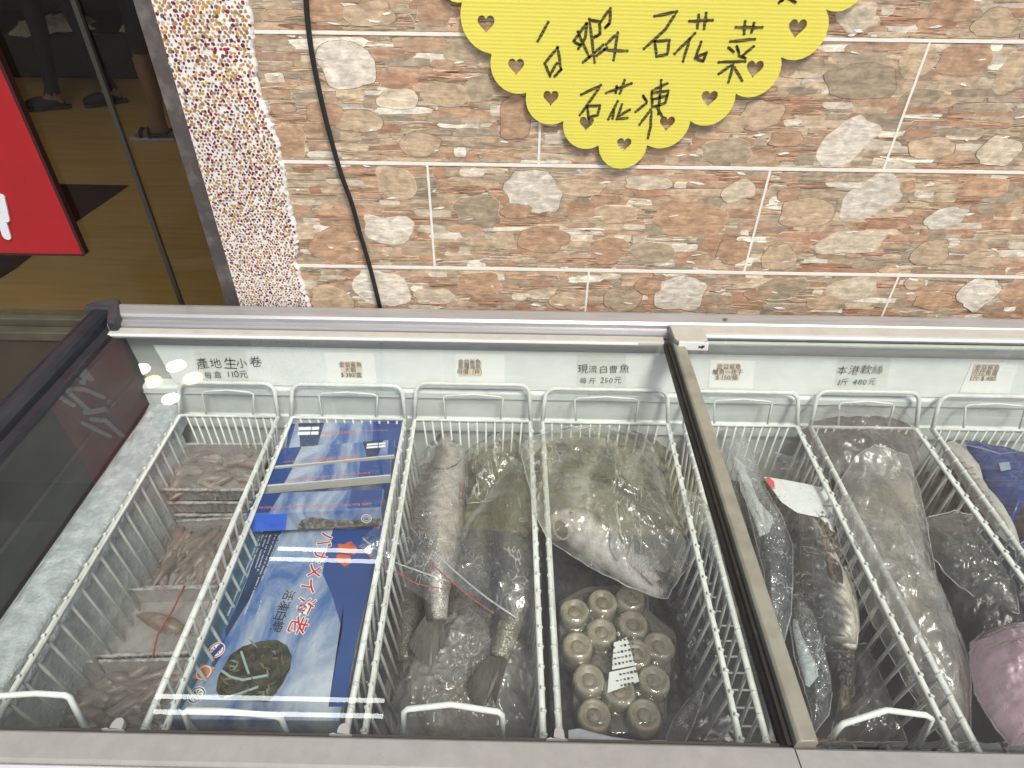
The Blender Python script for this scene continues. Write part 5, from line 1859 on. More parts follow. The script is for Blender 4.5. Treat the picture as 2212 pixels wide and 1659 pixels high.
fish([(1048, 1120, .54), (1030, 1220, .545), (1015, 1330, .545), (990, 1440, .54), (975, 1560, .54)], [(.02, .02), (.042, .03), (.045, .032), (.036, .026), (.02, .014)], (.07, .066, .06), (.17, .16, .15), 'whole_fish',
     'frosty grey fish lowest in the basket between the pale and the dark fish', 'fish', roll=R(80), scale=300)
for nm_, arc in (('pale', [(925, 1000, .672), (942, 1012, .6765), (962, 1014, .677), (985, 1004, .674), (1000, 990, .664)]), ('dark', [(1082, 1062, .668), (1096, 1078, .674), (1112, 1080, .6745), (1128, 1070, .670)])):
    ff = [q for q in bpy.data.objects if q.get('label', '').startswith(nm_ + (' whole' if nm_ == 'pale' else ' scaly'))][0]
    b = MB()
    b.tube([PZ(*p) for p in arc], [.0006] + [.0013] * (len(arc) - 2) + [.0006], 6)
    b.build('gill_cover', mat('gill_edge', (.05, .03, .025), .35), ff, smooth=True)
def bagthing(name, label, cat, px, ze, zc, mt, amp=.006, freq=28, seed=0, group=None, extra=None, **kw):
    b = sheet(px, ze, zc, amp, freq, seed, **kw)
    o = b.build(name, mt, smooth=True)
    if mt in F_.values() and mt is not F_['black']:
        # pale tube added along the outline as the highlight on the film edge
        n_ = kw.get('seg', 120)
        hb_ = MB()
        hb_.tube(b.v[-n_:], .0009, 5, closed=True)
        hb_.build('edge_highlight', whl, o, smooth=True)
    return tag(o, label, cat, group)
BG = 'plastic bags in the baskets'
def zipbag(label, px, ze, zc, lines, seed, **kw):
    b = sheet(px, ze, zc, kw.pop('amp', .005), kw.pop('freq', 30), seed, **kw)
    t = thing('zip_bag', label, 'bag', PZ(px[0][0], px[0][1], ze), BG)
    b.build('film', F_['clear'], t, smooth=True)
    for nm, pts, r_, mt_ in lines:
        b = MB()
        P = [PZ(*p) for p in pts]
        pp = []
        for i in range(len(P) - 1):
            a0, a1, a2, a3 = P[max(0, i - 1)], P[i], P[i + 1], P[min(len(P) - 1, i + 2)]
            for k in range(6):
                tt = k / 6
                pp.append(.5 * ((2 * a1) + (a2 - a0) * tt + (2 * a0 - 5 * a1 + 4 * a2 - a3) * tt * tt + (3 * a1 - a0 - 3 * a2 + a3) * tt ** 3))
        pp.append(P[-1])
        b.tube(pp, r_, 6)
        b.build(nm, mt_, t, smooth=True)
    return t
redl = mat('red_zip_line', (.4, .06, .05), .5)
zipbag('clear zip bag over the pale fish, its red seal reaching onto the blue box', [(968, 940, .645), (1010, 975, .65), (1012, 1060, .655), (1000, 1170, .655), (975, 1260, .65), (962, 1310, .645), (940, 1310, .645), (840, 1245, .66), (775, 1180, .69), (785, 1160, .69), (830, 1125, .695), (860, 1070, .70), (890, 1010, .68), (930, 955, .65)], .65, .688,
       [('zip_strip', [(783, 1162, .693), (815, 1188, .69), (850, 1213, .685), (900, 1232, .68), (970, 1256, .67)], .0016, whl), ('red_line', [(776, 1178, .69), (805, 1206, .69), (850, 1233, .68), (900, 1260, .675), (960, 1272, .665)], .0009, redl)], 11, cpx=(940, 1110), amp=.0045, folds=((R(50), .07, .008), (R(120), .09, .008)))
zipbag('clear zip bag over the dark fish with a long slanting red seal', [(1105, 985, .65), (1150, 1010, .65), (1165, 1100, .66), (1172, 1250, .655), (1150, 1350, .64), (1120, 1355, .64), (1010, 1290, .65), (920, 1205, .675), (930, 1190, .675), (1000, 1140, .68), (1060, 1060, .67)], .655, .682,
       [('zip_strip', [(932, 1188, .683), (985, 1236, .68), (1050, 1290, .67), (1118, 1336, .655)], .0018, whl), ('red_line', [(920, 1204, .68), (970, 1252, .678), (1030, 1300, .67), (1068, 1326, .66)], .0009, redl)], 12, cpx=(1085, 1160), amp=.0045, folds=((R(40), .07, .008), (R(100), .08, .008)))
bagthing('plastic_bag', 'crumpled clear bag under the two fish at the front of their basket', 'bag', [(880, 1400), (960, 1320), (1060, 1300), (1150, 1330), (1172, 1450), (1160, 1604), (850, 1605), (840, 1500)], .535, .575, F_['milky'], .016, 30, 21, BG, seg=160, rings=36)
bagthing('plastic_bag', 'frosted bag with greenish food tucked behind the two fish heads', 'bag', [(1000, 985), (1050, 955), (1120, 930), (1150, 960), (1140, 1040), (1060, 1085), (1010, 1090)], .60, .645, F_['yellow_fog'], .010, 26, 22, BG)
bagthing('frozen_lump', 'greenish frozen lump inside the bag behind the two fish heads', 'frozen food', [(1008, 1000), (1060, 965), (1125, 945), (1145, 1000), (1130, 1060), (1060, 1085)], .585, .62, mat('olive_food', (.16, .16, .09), .6, col2=(.08, .085, .05), nscale=40, bump=.6, bscale=90), .006, 40, 23)
bagthing('frozen_lump', 'brown frozen lump at the very front of the fish basket behind its handle', 'frozen food', [(930, 1480), (1010, 1470), (1060, 1500), (1080, 1600), (930, 1605), (900, 1540)], .53, .565, mat('brown_food', (.17, .13, .10), .6, col2=(.36, .34, .31), nscale=22, bump=.6, bscale=90), .006, 40, 24)

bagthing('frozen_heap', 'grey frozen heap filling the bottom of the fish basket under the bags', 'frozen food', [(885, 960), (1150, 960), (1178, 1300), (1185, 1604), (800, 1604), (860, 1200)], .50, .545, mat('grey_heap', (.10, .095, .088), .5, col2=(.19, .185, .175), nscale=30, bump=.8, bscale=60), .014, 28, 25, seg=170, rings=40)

# ------------------------------------------------------------------ basket with the yellowish bag and the rolls
bagthing('black_sheet', 'black plastic bag lining the basket under the pack of grey rolls', 'bag', [(1180, 1185), (1300, 1170), (1440, 1180), (1495, 1230), (1530, 1400), (1590, 1605), (1190, 1605)], .55, .535, F_['black'], .010, 22, 31, BG, seg=160, rings=36)
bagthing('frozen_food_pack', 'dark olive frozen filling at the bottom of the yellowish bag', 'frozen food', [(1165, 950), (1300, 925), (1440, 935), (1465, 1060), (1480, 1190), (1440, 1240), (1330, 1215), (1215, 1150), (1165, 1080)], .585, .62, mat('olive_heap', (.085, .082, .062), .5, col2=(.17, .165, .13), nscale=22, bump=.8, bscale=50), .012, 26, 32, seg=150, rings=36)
fish([(1160, 1020, .62), (1200, 985, .635), (1270, 985, .64), (1350, 1020, .64), (1410, 1080, .63), (1440, 1140, .62)], [(.02, .02), (.036, .026), (.045, .032), (.043, .03), (.034, .024), (.02, .014)], (.05, .05, .036), (.24, .225, .17), 'fish_in_bag', 'olive-grey fish deepest inside the yellowish bag, behind the open-mouthed one', 'fish', roll=R(200), scale=300)
fish([(1240, 955, .60), (1320, 945, .61), (1400, 975, .61), (1450, 1060, .60)], [(.02, .018), (.036, .024), (.034, .022), (.018, .012)], (.07, .07, .05), (.20, .19, .14), 'fish_in_bag', 'dim greenish fish at the very back inside the yellowish bag', 'fish', roll=R(150), scale=300)
def headspots(f, an, c, v):
    if f < .12:
        return [x * .8 for x in c]
    return c
fish([(1185, 1160, .665), (1215, 1130, .672), (1260, 1145, .672), (1310, 1185, .668), (1360, 1225, .662), (1400, 1262, .655), (1430, 1285, .65)], [(.014, .014), (.03, .026), (.04, .032), (.034, .027), (.026, .02), (.019, .014), (.007, .006)], (.06, .055, .045), (.62, .55, .52), 'fish_in_bag',
     'silvery fish with open mouth showing through the yellowish bag', 'fish', roll=R(35), split=.25, scale=700, eye=(1233, 1110, .696, .0058),
     fins=[('pectoral_fin', [(1318, 1188, .692), (1336, 1212, .69)], [(1316, 1140, .70), (1334, 1130, .70), (1338, 1170, .696), (1356, 1185, .695)], (.5, .46, .43)), ('dorsal_fin', [(1352, 1208, .686), (1385, 1240, .68)], [(1368, 1168, .69), (1372, 1196, .688), (1402, 1202, .688), (1404, 1235, .68)], (.5, .46, .44)), ('anal_fin', [(1385, 1238, .684), (1412, 1265, .675)], [(1408, 1222, .685), (1428, 1250, .68)], (.5, .44, .42))])
b = MB()
cM = PZ(1212, 1142, .692)
o = MB()
bag_t = None
pts = []
for k in range(18):
    a = 2 * math.pi * k / 18
    pts.append(PZ(1212 + 16 * math.cos(a) + 5 * math.sin(a), 1143 + 22 * math.sin(a), .6945))
b.tube(pts, .0022, 6, closed=True, col=(.3, .27, .24))
flatpoly(b, [p - Vector((0, 0, .001)) for p in pts])
fh_ = [q for q in bpy.data.objects if q.get('label', '').startswith('silvery fish with open mouth')][0]
b.c = [(.3, .27, .24)] * (18 * 6) + [(.05, .035, .03)] * 19
b.build('mouth', mat('fish_mouth', (1, 1, 1), .3, attr=True), fh_)
bagthing('plastic_bag', 'large yellowish bag folded over a silvery fish at the back of its basket', 'bag', [(1122, 968, .715), (1150, 945, .715), (1230, 922, .69), (1320, 918, .655), (1400, 945, .65), (1440, 1000, .65), (1452, 1080, .655), (1478, 1150, .66), (1505, 1205, .66), (1470, 1245, .655), (1440, 1296, .65), (1415, 1290, .655), (1350, 1265, .66), (1290, 1235, .665), (1225, 1195, .67), (1185, 1170, .70), (1160, 1120, .714), (1140, 1040, .715)], .66, .722, F_['yellow_fog'], .007, 20, 33, BG, folds=((R(55), .045, .012), (R(80), .09, .012)), seg=180, rings=60, cpx=(1300, 1080))
# the pack of rolls
pk = thing('roll_pack', 'shrink-wrapped pack of grey round rolls with a white sticker on top', 'food pack', PZ(1330, 1420, .53))
roll_m = mat('roll_food', (.35, .305, .225), .35, col2=(.25, .215, .155), nscale=60, bump=.4, bscale=120)
core_m = mat('roll_core', (.15, .125, .085), .45, col2=(.25, .215, .16), nscale=90)
RL = [(1241.5, 1318), (1302, 1298), (1363, 1289), (1248, 1393), (1300, 1363), (1368, 1345), (1424, 1393), (1273, 1465), (1375, 1410), (1413, 1467), (1338.5, 1490), (1284, 1542), (1393, 1542)]
ZR = .585
for i, (x, y) in enumerate(RL):
    c = PZ(x, y, ZR)
    r0 = .0252
    b = MB()
    prof = [(.55, -.034), (.95, -.032), (1.0, -.02), (1.0, -.006), (.93, -.0005), (.8, .001), (.66, -.0015), (.55, -.005)]
    vs, fs = [], []
    n = 26
    for (f, h) in prof:
        for k in range(n):
            a = 2 * math.pi * k / n
            w_ = 1 + .05 * noise.noise(Vector((math.cos(a) + i * 4, math.sin(a), i)))
            vs.append(c + Vector((math.cos(a) * r0 * f * w_, math.sin(a) * r0 * f * w_, h)))
    for j in range(len(prof) - 1):
        for k in range(n):
            fs.append((j * n + k, j * n + (k + 1) % n, (j + 1) * n + (k + 1) % n, (j + 1) * n + k))
    fs.append(tuple((len(prof) - 1) * n + k for k in range(n)))
    b.add(vs, fs)
    ro = b.build('roll', roll_m, pk, smooth=True)
    b = MB()
    b.ball(c + Vector((0, 0, -.005)), (r0 * .46, r0 * .46, .0045), 16, 6)
    b.build('core', core_m, ro, smooth=True)
b = MB()
tray_px = [(1208, 1300), (1265, 1268), (1400, 1262), (1402, 1320), (1462, 1370), (1458, 1420), (1440, 1500), (1440, 1560), (1400, 1580), (1275, 1580), (1240, 1545), (1235, 1440), (1208, 1420)]
b = sheet(tray_px, .552, .550, .001, 30, 3, rings=10, seg=60)
b.build('white_tray', mat('pack_tray', (.1, .095, .085), .5), pk, smooth=True)
b = MB()
vs, fs = [], []
# shrink film over the tops, sagging between them
cs_ = [PZ(x, y, ZR) for x, y in RL]
pr = resample([tuple(PZ(x, y, ZR)) for x, y in tray_px], 150)
cc = sum(pr, Vector()) / 150
rings = 44
for i in range(rings + 1):
    f = i / rings
    for k in range(150):
        p = cc.lerp(pr[k], f)
        d = min((Vector((p.x, p.y)) - Vector((c.x, c.y))).length for c in cs_)
        z = ZR + .0035 - .017 * min(1, max(0, (d - .020) / .010)) ** 1.5
        if f > .93:
            z = min(z, ZR + .003 - (f - .93) * .35)
        z += .0008 * noise.noise(Vector((p.x * 120, p.y * 120, 2)))
        vs.append((p.x, p.y, z))
for i in range(rings):
    for k in range(150):
        a_, b_ = i * 150 + k, i * 150 + (k + 1) % 150
        fs.append((a_, a_ + 150, b_ + 150, b_))
b.add(vs, fs)
b.build('shrink_film', film('shrink_film', .0, .12, 60, (.8, .8, .8), .06, bump=.35, gain=1.6), pk, smooth=True)
b = MB()
stk = [(1355, 1376), (1369, 1425), (1381, 1472), (1345, 1486), (1312, 1497), (1307, 1470), (1327, 1450), (1318, 1424), (1300, 1412), (1326, 1390)]
for qd in ([(1326, 1388), (1355, 1376), (1372, 1437), (1322, 1447)], [(1316, 1452), (1373, 1440), (1381, 1472), (1312, 1497)]):
    P = [PZ(x, y, ZR + .0075 + .0012 * math.sin(i * 1.7)) for i, (x, y) in enumerate(qd)]
    flatpoly(b, P)
so_ = b.build('sticker', mat('sticker_paper', (.72, .73, .72), .4), pk)
b = MB()
for r0 in range(9):
    for k in range(7):
        x = 1322 + k * 8 + (r0 - 4) * 1.2
        y = 1388 + r0 * 12 - k * 1.6
        if rnd.random() < .85 and 1318 < x < 1374 and not (r0 > 5 and x < 1330) and not (r0 in (5,) ):
            c = PZ(x, y, ZR + .0098)
            hw = rnd.uniform(.0012, .0022)
            hh = rnd.uniform(.0008, .0022)
            flatpoly(b, [c + Vector((hw * u, hh * q, 0)) for u, q in ((-1, -1), (1, -1), (1, 1), (-1, 1))])
b.build('print', M['ink_grey'], so_)
bagthing('paper_sheet', 'white paper sticking up at the front edge below the grey rolls', 'paper', [(1228, 1578), (1250, 1574), (1320, 1592), (1380, 1600), (1440, 1600), (1440, 1625), (1228, 1625)], .60, .602, mat('white_sheet', (.62, .68, .72), .4), .003, 20, 35)
bagthing('plastic_bag', 'clear film with a bright creased edge at the right of the grey rolls', 'bag', [(1440, 1590), (1455, 1555), (1480, 1520), (1512, 1488), (1520, 1500), (1500, 1560), (1480, 1604), (1440, 1604)], .575, .60, F_['clear2'], .007, 40, 36, BG)
bagthing('dark_food_bag', 'dark blue-black food bag between the grey rolls and the right-hand wires', 'bag', [(1420, 1290), (1500, 1215), (1508, 1300), (1560, 1470), (1600, 1604), (1500, 1604), (1470, 1480), (1462, 1370)], .55, .565, mat('dark_blue_bag', (.016, .017, .028), .25, col2=(.05, .05, .055), nscale=30, lo=.5, hi=.8, bump=.6, bscale=60), .010, 30, 37, BG)
# ------------------------------------------------------------------ basket under the beige bar
fish([(1510, 910, .62), (1520, 1000, .62), (1535, 1100, .61), (1560, 1220, .60), (1590, 1340, .59)], [(.02, .016), (.036, .026), (.036, .028), (.03, .022), (.014, .01)], (.05, .055, .06), (.22, .19, .14), 'whole_fish', 'grey fish seen through the glass just left of the beige bar', 'fish', roll=R(140), scale=300,
     fins=[('dorsal_fin', [(1500, 930, .648), (1512, 960, .648)], [(1486, 925, .66), (1490, 975, .655)], (.04, .045, .05))])
bagthing('plastic_bag', 'foggy grey bag over the fish along the left side of the beige bar', 'bag', [(1478, 930), (1530, 915), (1590, 1050), (1640, 1250), (1690, 1450), (1715, 1604), (1660, 1604), (1600, 1420), (1540, 1220), (1500, 1060)], .63, .665, film('grey_blue_film', .22, .5, 22, (.18, .195, .21), .25, (1, .4, 1), .6, gain=.6), .006, 20, 41, BG, seg=150)
bagthing('plastic_bag', 'small clear crumpled bag end poking over the wires left of the bar', 'bag', [(1462, 1070), (1490, 1062), (1520, 1085), (1540, 1130), (1560, 1200), (1545, 1230), (1520, 1180), (1490, 1140), (1465, 1110)], .685, .71, F_['blister'], .007, 50, 42, BG, seg=110)
# black sheet added for the shade at the bottom of the basket
bagthing('black_sheet', 'black sheet added for the shade deep in the basket below the mackerel pack', 'bag', [(1560, 1000), (1720, 980), (1810, 1150), (2060, 1604), (1660, 1604)], .50, .49, F_['black'], .01, 20, 43, BG, seg=120)
# mackerel
def stripes(f, an, c, v):
    if f < .2:
        k = max(0, 1 - f / .2)
        return [c[0] * (1 - k) + .17 * k, c[1] * (1 - k) + .1 * k, c[2] * (1 - k) + .05 * k]
    s = math.cos(an)
    if s < .15:
        w_ = math.sin(f * 95 + 4 * noise.noise(v * 40) + an * 2)
        q = .4 if w_ > .1 else 1.25
        return [x * q for x in c]
    return c
fish([(1738, 1108, .655), (1750, 1150, .66), (1766, 1205, .66), (1785, 1265, .655), (1800, 1330, .65), (1810, 1385, .645)], [(.008, .008), (.023, .018), (.033, .024), (.037, .026), (.034, .024), (.026, .018)], (.035, .04, .045), (.66, .61, .53), 'mackerel', 'striped mackerel with brown head in the clear pack right of the bar', 'fish', roll=R(196), spots=stripes, split=-.05, scale=700, eye=(1752, 1142, .679, .004), fins=[('pectoral_fin', [(1800, 1205, .685), (1812, 1215, .685)], [(1810, 1255, .688), (1822, 1262, .688)], (.03, .025, .02))])
fish([(1818, 1240, .645), (1826, 1300, .645), (1832, 1350, .64), (1834, 1400, .635)], [(.014, .012), (.019, .014), (.017, .013), (.010, .008)], (.42, .38, .31), (.75, .7, .62), 'fish_fillet', 'pale opened fish half lying to the right of the striped mackerel', 'fish', roll=R(60), scale=700)
hp = thing('header_bag', 'clear bag with a white printed card header above the brown mackerel head', 'bag', PZ(1700, 1050, .66), BG)
b = sheet([(1618, 958, .69), (1660, 975, .695), (1720, 985, .695), (1790, 1002, .69), (1797, 1060, .69), (1800, 1130, .69), (1830, 1230, .69), (1852, 1360, .69), (1846, 1412, .69), (1722, 1404, .69), (1712, 1260, .69), (1712, 1180, .68), (1672, 1080, .685)], .68, .694, .0035, 45, 51, rings=34, seg=160, dome=2.5)
b.build('film', film('glossy_film', .0, .03, 40, (.85, .85, .85), .06, bump=.9, gain=.9, bscale=35, crease=.5, cscale=28, cw=.02), hp, smooth=True)
b = sheet([(1650, 1030, .676), (1680, 1034, .677), (1740, 1045, .678), (1794, 1058, .678), (1800, 1115, .676), (1799, 1150, .676), (1770, 1118, .676), (1722, 1108, .676), (1688, 1085, .676)], .676, .679, .001, 30, 52, rings=10, seg=70)
cdp = b.build('card_header', mat('header_card', (.74, .76, .77), .4), hp, smooth=True)
b = MB()
for poly in ([(1652, 1034), (1660, 1030), (1672, 1040), (1674, 1052), (1668, 1058), (1660, 1046)],):
    flatpoly(b, [PZ(x, y, .6815) for x, y in poly])
b.build('red_mark', mat('red_stamp', (.6, .07, .06), .4), cdp)
b = MB()
for poly in ([(1778, 1090), (1797, 1092), (1797, 1095), (1778, 1093)], [(1776, 1104), (1780, 1105), (1779, 1109), (1775, 1108)], [(1790, 1107), (1794, 1108), (1793, 1112), (1789, 1111)], [(1774, 1113), (1780, 1114), (1779, 1117), (1774, 1116)], [(1783, 1113), (1786, 1114), (1785, 1118), (1782, 1117)], [(1789, 1115), (1793, 1116), (1792, 1120), (1788, 1119)]):
    flatpoly(b, [PZ(x, y, .6822) for x, y in poly])
b.build('print', M['ink'], cdp)
# brown carved-looking sticks on the head (pack print)
b = MB()
brown = mat('brown_print', (.11, .06, .03), .5)
for st in ([(1776, 1128), (1780, 1155)], [(1786, 1128), (1794, 1158)], [(1774, 1160), (1805, 1165)], [(1782, 1166), (1786, 1182)], [(1800, 1166), (1804, 1186)], [(1778, 1186), (1812, 1192)], [(1790, 1196), (1796, 1232), (1806, 1252)]):
    P = [PZ(x, y, .6885) for x, y in st]
    for q0, q1 in zip(P[:-1], P[1:]):
        t_ = (q1 - q0).normalized()
        n_ = Vector((-t_.y, t_.x, 0)) * .0022
        quad(b, [q0 + n_, q1 + n_, q1 - n_, q0 - n_], .0004 + .0002 * rnd.random(), UPZ)
b.build('brown_print', brown, hp)
bagthing('bubble_bag', 'long crinkled bubbly bag between the beige bar and the mackerel', 'bag', [(1562, 930, .66), (1600, 915, .66), (1625, 975, .665), (1650, 1050, .67), (1690, 1120, .67), (1712, 1180, .67), (1712, 1260, .665), (1708, 1330, .66), (1690, 1400, .65), (1660, 1380, .65), (1650, 1240, .66), (1610, 1080, .665), (1580, 1000, .665)], .66, .682, F_['blister'], .006, 60, 53, BG, seg=170, rings=36, cpx=(1660, 1170))
bagthing('white_tray', 'narrow white foam tray strip inside the long bubbly bag', 'tray', [(1585, 985, .655), (1605, 1000, .655), (1640, 1085, .655), (1672, 1120, .655), (1662, 1150, .655), (1640, 1160, .655), (1628, 1120, .655), (1600, 1060, .655)], .655, .658, mat('foam_tray', (.52, .55, .56), .5), .001, 20, 54)
bagthing('dark_food', 'dark brown piece of food below the white foam tray strip', 'frozen food', [(1612, 1115), (1640, 1120), (1645, 1160), (1640, 1230), (1655, 1300), (1640, 1310), (1620, 1200)], .635, .65, mat('dark_food', (.035, .03, .026), .5, col2=(.06, .05, .04), nscale=60), .003, 50, 55)
bagthing('bubble_bag', 'crinkled clear bag with a pale bottle-shaped tray near the front', 'bag', [(1712, 1285), (1740, 1290), (1760, 1330), (1775, 1390), (1790, 1450), (1797, 1500), (1790, 1545), (1770, 1570), (1755, 1590), (1752, 1540), (1735, 1480), (1715, 1420), (1705, 1350)], .63, .655, F_['blister'], .006, 70, 56, BG, seg=140, rings=30)
bagthing('white_tray', 'pale bottle-shaped tray inside the crinkled bag near the front', 'tray', [(1713, 1338), (1722, 1338), (1728, 1365), (1745, 1400), (1765, 1440), (1768, 1460), (1748, 1485), (1740, 1480), (1722, 1410), (1712, 1360)], .625, .63, mat('foam_tray', (.58, .64, .66), .4), .0005, 20, 57)
bagthing('food_pack', 'dark frozen pieces with yellowish bits under the mackerel pack', 'frozen food', [(1770, 1390), (1840, 1395), (1850, 1450), (1835, 1530), (1800, 1560), (1790, 1470), (1765, 1410)], .60, .625, mat('dark_pieces', (.035, .033, .03), .45, col2=(.2, .16, .08), nscale=28, lo=.52, hi=.75, bump=.6, bscale=60), .008, 50, 58)
bagthing('plastic_bag', 'hazy grey bag at the foot of the wires behind the last bright handle', 'bag', [(1830, 1400), (1870, 1390), (1900, 1460), (1960, 1604), (1790, 1604), (1800, 1560), (1845, 1500)], .60, .62, F_['dim'], .008, 30, 59, BG)

# ------------------------------------------------------------------ basket of frosted bags
bagthing('frozen_food_pack', 'grey-brown frozen block inside the bag nearest the four-character price', 'frozen food', [(1725, 890), (1800, 872), (1930, 875), (1975, 930), (1985, 1000), (1880, 1040), (1790, 1010), (1735, 960)], .66, .695, mat('grey_block', (.085, .074, .064), .6, col2=(.05, .043, .038), nscale=14, nstretch=(1, 1, 3), bump=.5, bscale=40), .006, 22, 61)
bagthing('plastic_bag', 'translucent creased bag over the grey block below the four-character price', 'bag', [(1718, 885, .70), (1760, 868, .71), (1850, 862, .715), (1940, 870, .71), (1975, 915, .70), (1990, 990, .69), (1960, 1060, .68), (1860, 1060, .68), (1780, 1030, .68), (1735, 980, .69)], .70, .73, film('creased_film', .08, .42, 22, (.45, .43, .41), .25, (1, .6, 1), .8, gain=.7, rot=.6), .007, 20, 62, BG, folds=((R(60), .05, .010),), seg=160, rings=36)
bagthing('plastic_bag', 'long frosted whitish bag running the length of its basket left of the pink bag', 'bag', [(1850, 985, .70), (1890, 962, .70), (1960, 985, .70), (1985, 1060, .69), (2000, 1130, .685), (2020, 1240, .67), (2060, 1340, .66), (2095, 1440, .65), (2095, 1604, .63), (2040, 1604, .63), (1960, 1490, .65), (1880, 1340, .665), (1815, 1180, .68), (1798, 1100, .69), (1815, 1040, .695)], .68, .715, F_['milky'], .008, 22, 63, BG, folds=((R(-30), .06, .010),), seg=200, rings=56, cpx=(1930, 1220))
bagthing('frozen_food_pack', 'pale yellowish food in the lower half of the long frosted bag', 'frozen food', [(1850, 1040), (1960, 1010), (2000, 1200), (2090, 1450), (2090, 1604), (2010, 1560), (1900, 1320), (1830, 1160)], .62, .655, mat('pale_food', (.26, .225, .16), .6, col2=(.10, .095, .09), nscale=18), .006, 25, 64)
bagthing('dark_food_bag', 'dark murky bag right of the long frosted bag and behind the pink one', 'bag', [(1990, 1130, .66), (2050, 1110, .67), (2115, 1115, .67), (2150, 1200, .66), (2215, 1290, .65), (2240, 1400, .64), (2100, 1440, .62), (2060, 1340, .63), (2020, 1240, .64)], .65, .672, mat('murky_bag', (.07, .065, .06), .3, col2=(.022, .02, .02), nscale=16, bump=.7, bscale=40, bdist=.006), .010, 24, 65, BG, seg=150, rings=34)
bagthing('plastic_bag', 'clear film stretched over the dark murky bag beside the right-hand wires', 'bag', [(2000, 1120, .69), (2060, 1105, .695), (2118, 1118, .695), (2110, 1150, .69), (2190, 1260, .68), (2200, 1330, .67), (2120, 1300, .67), (2060, 1260, .67), (2010, 1200, .68)], .69, .70, F_['dim'], .008, 30, 66, BG)
bagthing('black_sheet', 'black sheet added for the shade deep under the frosted bags', 'bag', [(1740, 950), (1990, 950), (2300, 1300), (2300, 1604), (2060, 1604)], .55, .53, F_['black'], .01, 20, 67, BG)  # stands in for the dark under the bags
pb = bagthing('pink_bag', 'pink plastic bag stuffed at the lower right corner of the photo', 'bag', [(2095, 1390), (2125, 1366), (2170, 1358), (2260, 1372), (2320, 1420), (2340, 1604), (2180, 1612), (2135, 1560), (2105, 1500), (2092, 1440)], .69, .768, F_['pink'], .010, 32, 68, BG, folds=((R(20), .04, .010), (R(75), .05, .008)), seg=200, rings=56)
bagthing('frozen_food_pack', 'whitish frosty food inside the pink bag', 'frozen food', [(2120, 1430), (2180, 1400), (2280, 1420), (2300, 1600), (2180, 1604), (2120, 1520)], .62, .665, mat('frosty_food', (.8, .66, .72), .6, col2=(.45, .3, .37), nscale=60, bump=.7, bscale=120), .008, 40, 69)

# ------------------------------------------------------------------ right-hand basket
pp_ = thing('printed_packet', 'white plastic packet with rows of brown print at the right', 'packet', PZ(2100, 1050, .62))
b = sheet([(2030, 960, .67), (2060, 952, .68), (2090, 975, .68), (2110, 1000, .68), (2125, 1060, .675), (2180, 1140, .665), (2205, 1185, .655), (2190, 1190, .655), (2150, 1150, .66), (2100, 1080, .665), (2055, 1010, .67)], .67, .69, .003, 30, 71, rings=24, seg=110)
b.build('film', mat('white_packet', (.42, .41, .39), .35, col2=(.33, .32, .30), nscale=30), pp_, smooth=True)
b = MB()
for k in range(9):
    y = 1000 + k * 12.5
    x = 2062 + k * 7
    for q in range(7):
        if rnd.random() < .8:
            c = PZ(x + q * 5.2, y + rnd.uniform(-1, 1) - q * .4, .6915 + .003 * math.sin(k))
            quad(b, [c + Vector((u * .0017, w2_ * .0012, 0)) for u, w2_ in ((-1, -1), (1, -1), (1, 1), (-1, 1))], .0003, UPZ)
b.build('print', mat('brown_print_rows', (.16, .12, .09), .5), pp_)
bp_ = thing('blue_packet', 'dark blue glossy packet with a small pale window at the right edge', 'packet', PZ(2160, 1020, .63))
b = sheet([(2084, 960, .68), (2100, 952, .685), (2180, 968, .685), (2198, 975, .685), (2260, 980, .68), (2280, 1100, .66), (2180, 1130, .655), (2130, 1060, .665), (2105, 1005, .67)], .67, .688, .004, 30, 72, rings=26, seg=120, dome=2.5)
b.build('film', mat('blue_packet_film', (.014, .03, .13), .22, col2=(.02, .045, .18), nscale=30, bump=.5, bscale=30, bdist=.004), bp_, smooth=True)
b = MB()
cw = [PZ(x, y, .695) for x, y in ((2158, 1000), (2180, 998), (2184, 1014), (2162, 1018))]
quad(b, cw, .0005, UPZ)
b.build('pale_window', mat('pale_print', (.2, .28, .33), .3), bp_)
b = MB()
b.tube([PZ(2084, 961, .688), PZ(2120, 968, .692), PZ(2160, 981, .692), PZ(2196, 977, .69)], [.0012, .002, .0016, .001], 6)
b.build('seal', F_['clear2'], bp_)
bagthing('brown_fish_piece', 'mottled brown piece of fish below the blue packet at the right edge', 'fish', [(2140, 1055, .66), (2175, 1040, .665), (2260, 1050, .66), (2290, 1150, .65), (2210, 1160, .645), (2170, 1110, .65)], .655, .685, mat('brown_fish', (.13, .085, .05), .4, col2=(.045, .035, .028), nscale=40, bump=.5, bscale=90), .005, 40, 73)
bagthing('plastic_bag', 'clear crinkled bag at the right edge above the pink bag', 'bag', [(2190, 1185, .67), (2212, 1170, .675), (2300, 1180, .67), (2310, 1360, .66), (2240, 1350, .66), (2205, 1280, .665)], .67, .69, F_['clear2'], .008, 40, 74, BG)
bagthing('black_sheet', 'black sheet added for the shade at the bottom of the right-hand basket', 'bag', [(2000, 940), (2400, 960), (2600, 1500), (2300, 1604), (2130, 1200)], .56, .54, F_['black'], .01, 20, 75, BG)  # black layer put in for the shade on the basket floor

# small rubbish and frost on the front frame
b = MB()
for k in range(26):
    c = PZ(1755 + rnd.uniform(-8, 70), 1598 + rnd.uniform(-3, 4), .8745)
    b.ball(c, (rnd.uniform(.001, .003), rnd.uniform(.0008, .0016), .001), 6, 4)
o = b.build('dirt_crumbs', mat('rust_dirt', (.07, .04, .02), .8))
o['kind'] = 'stuff'

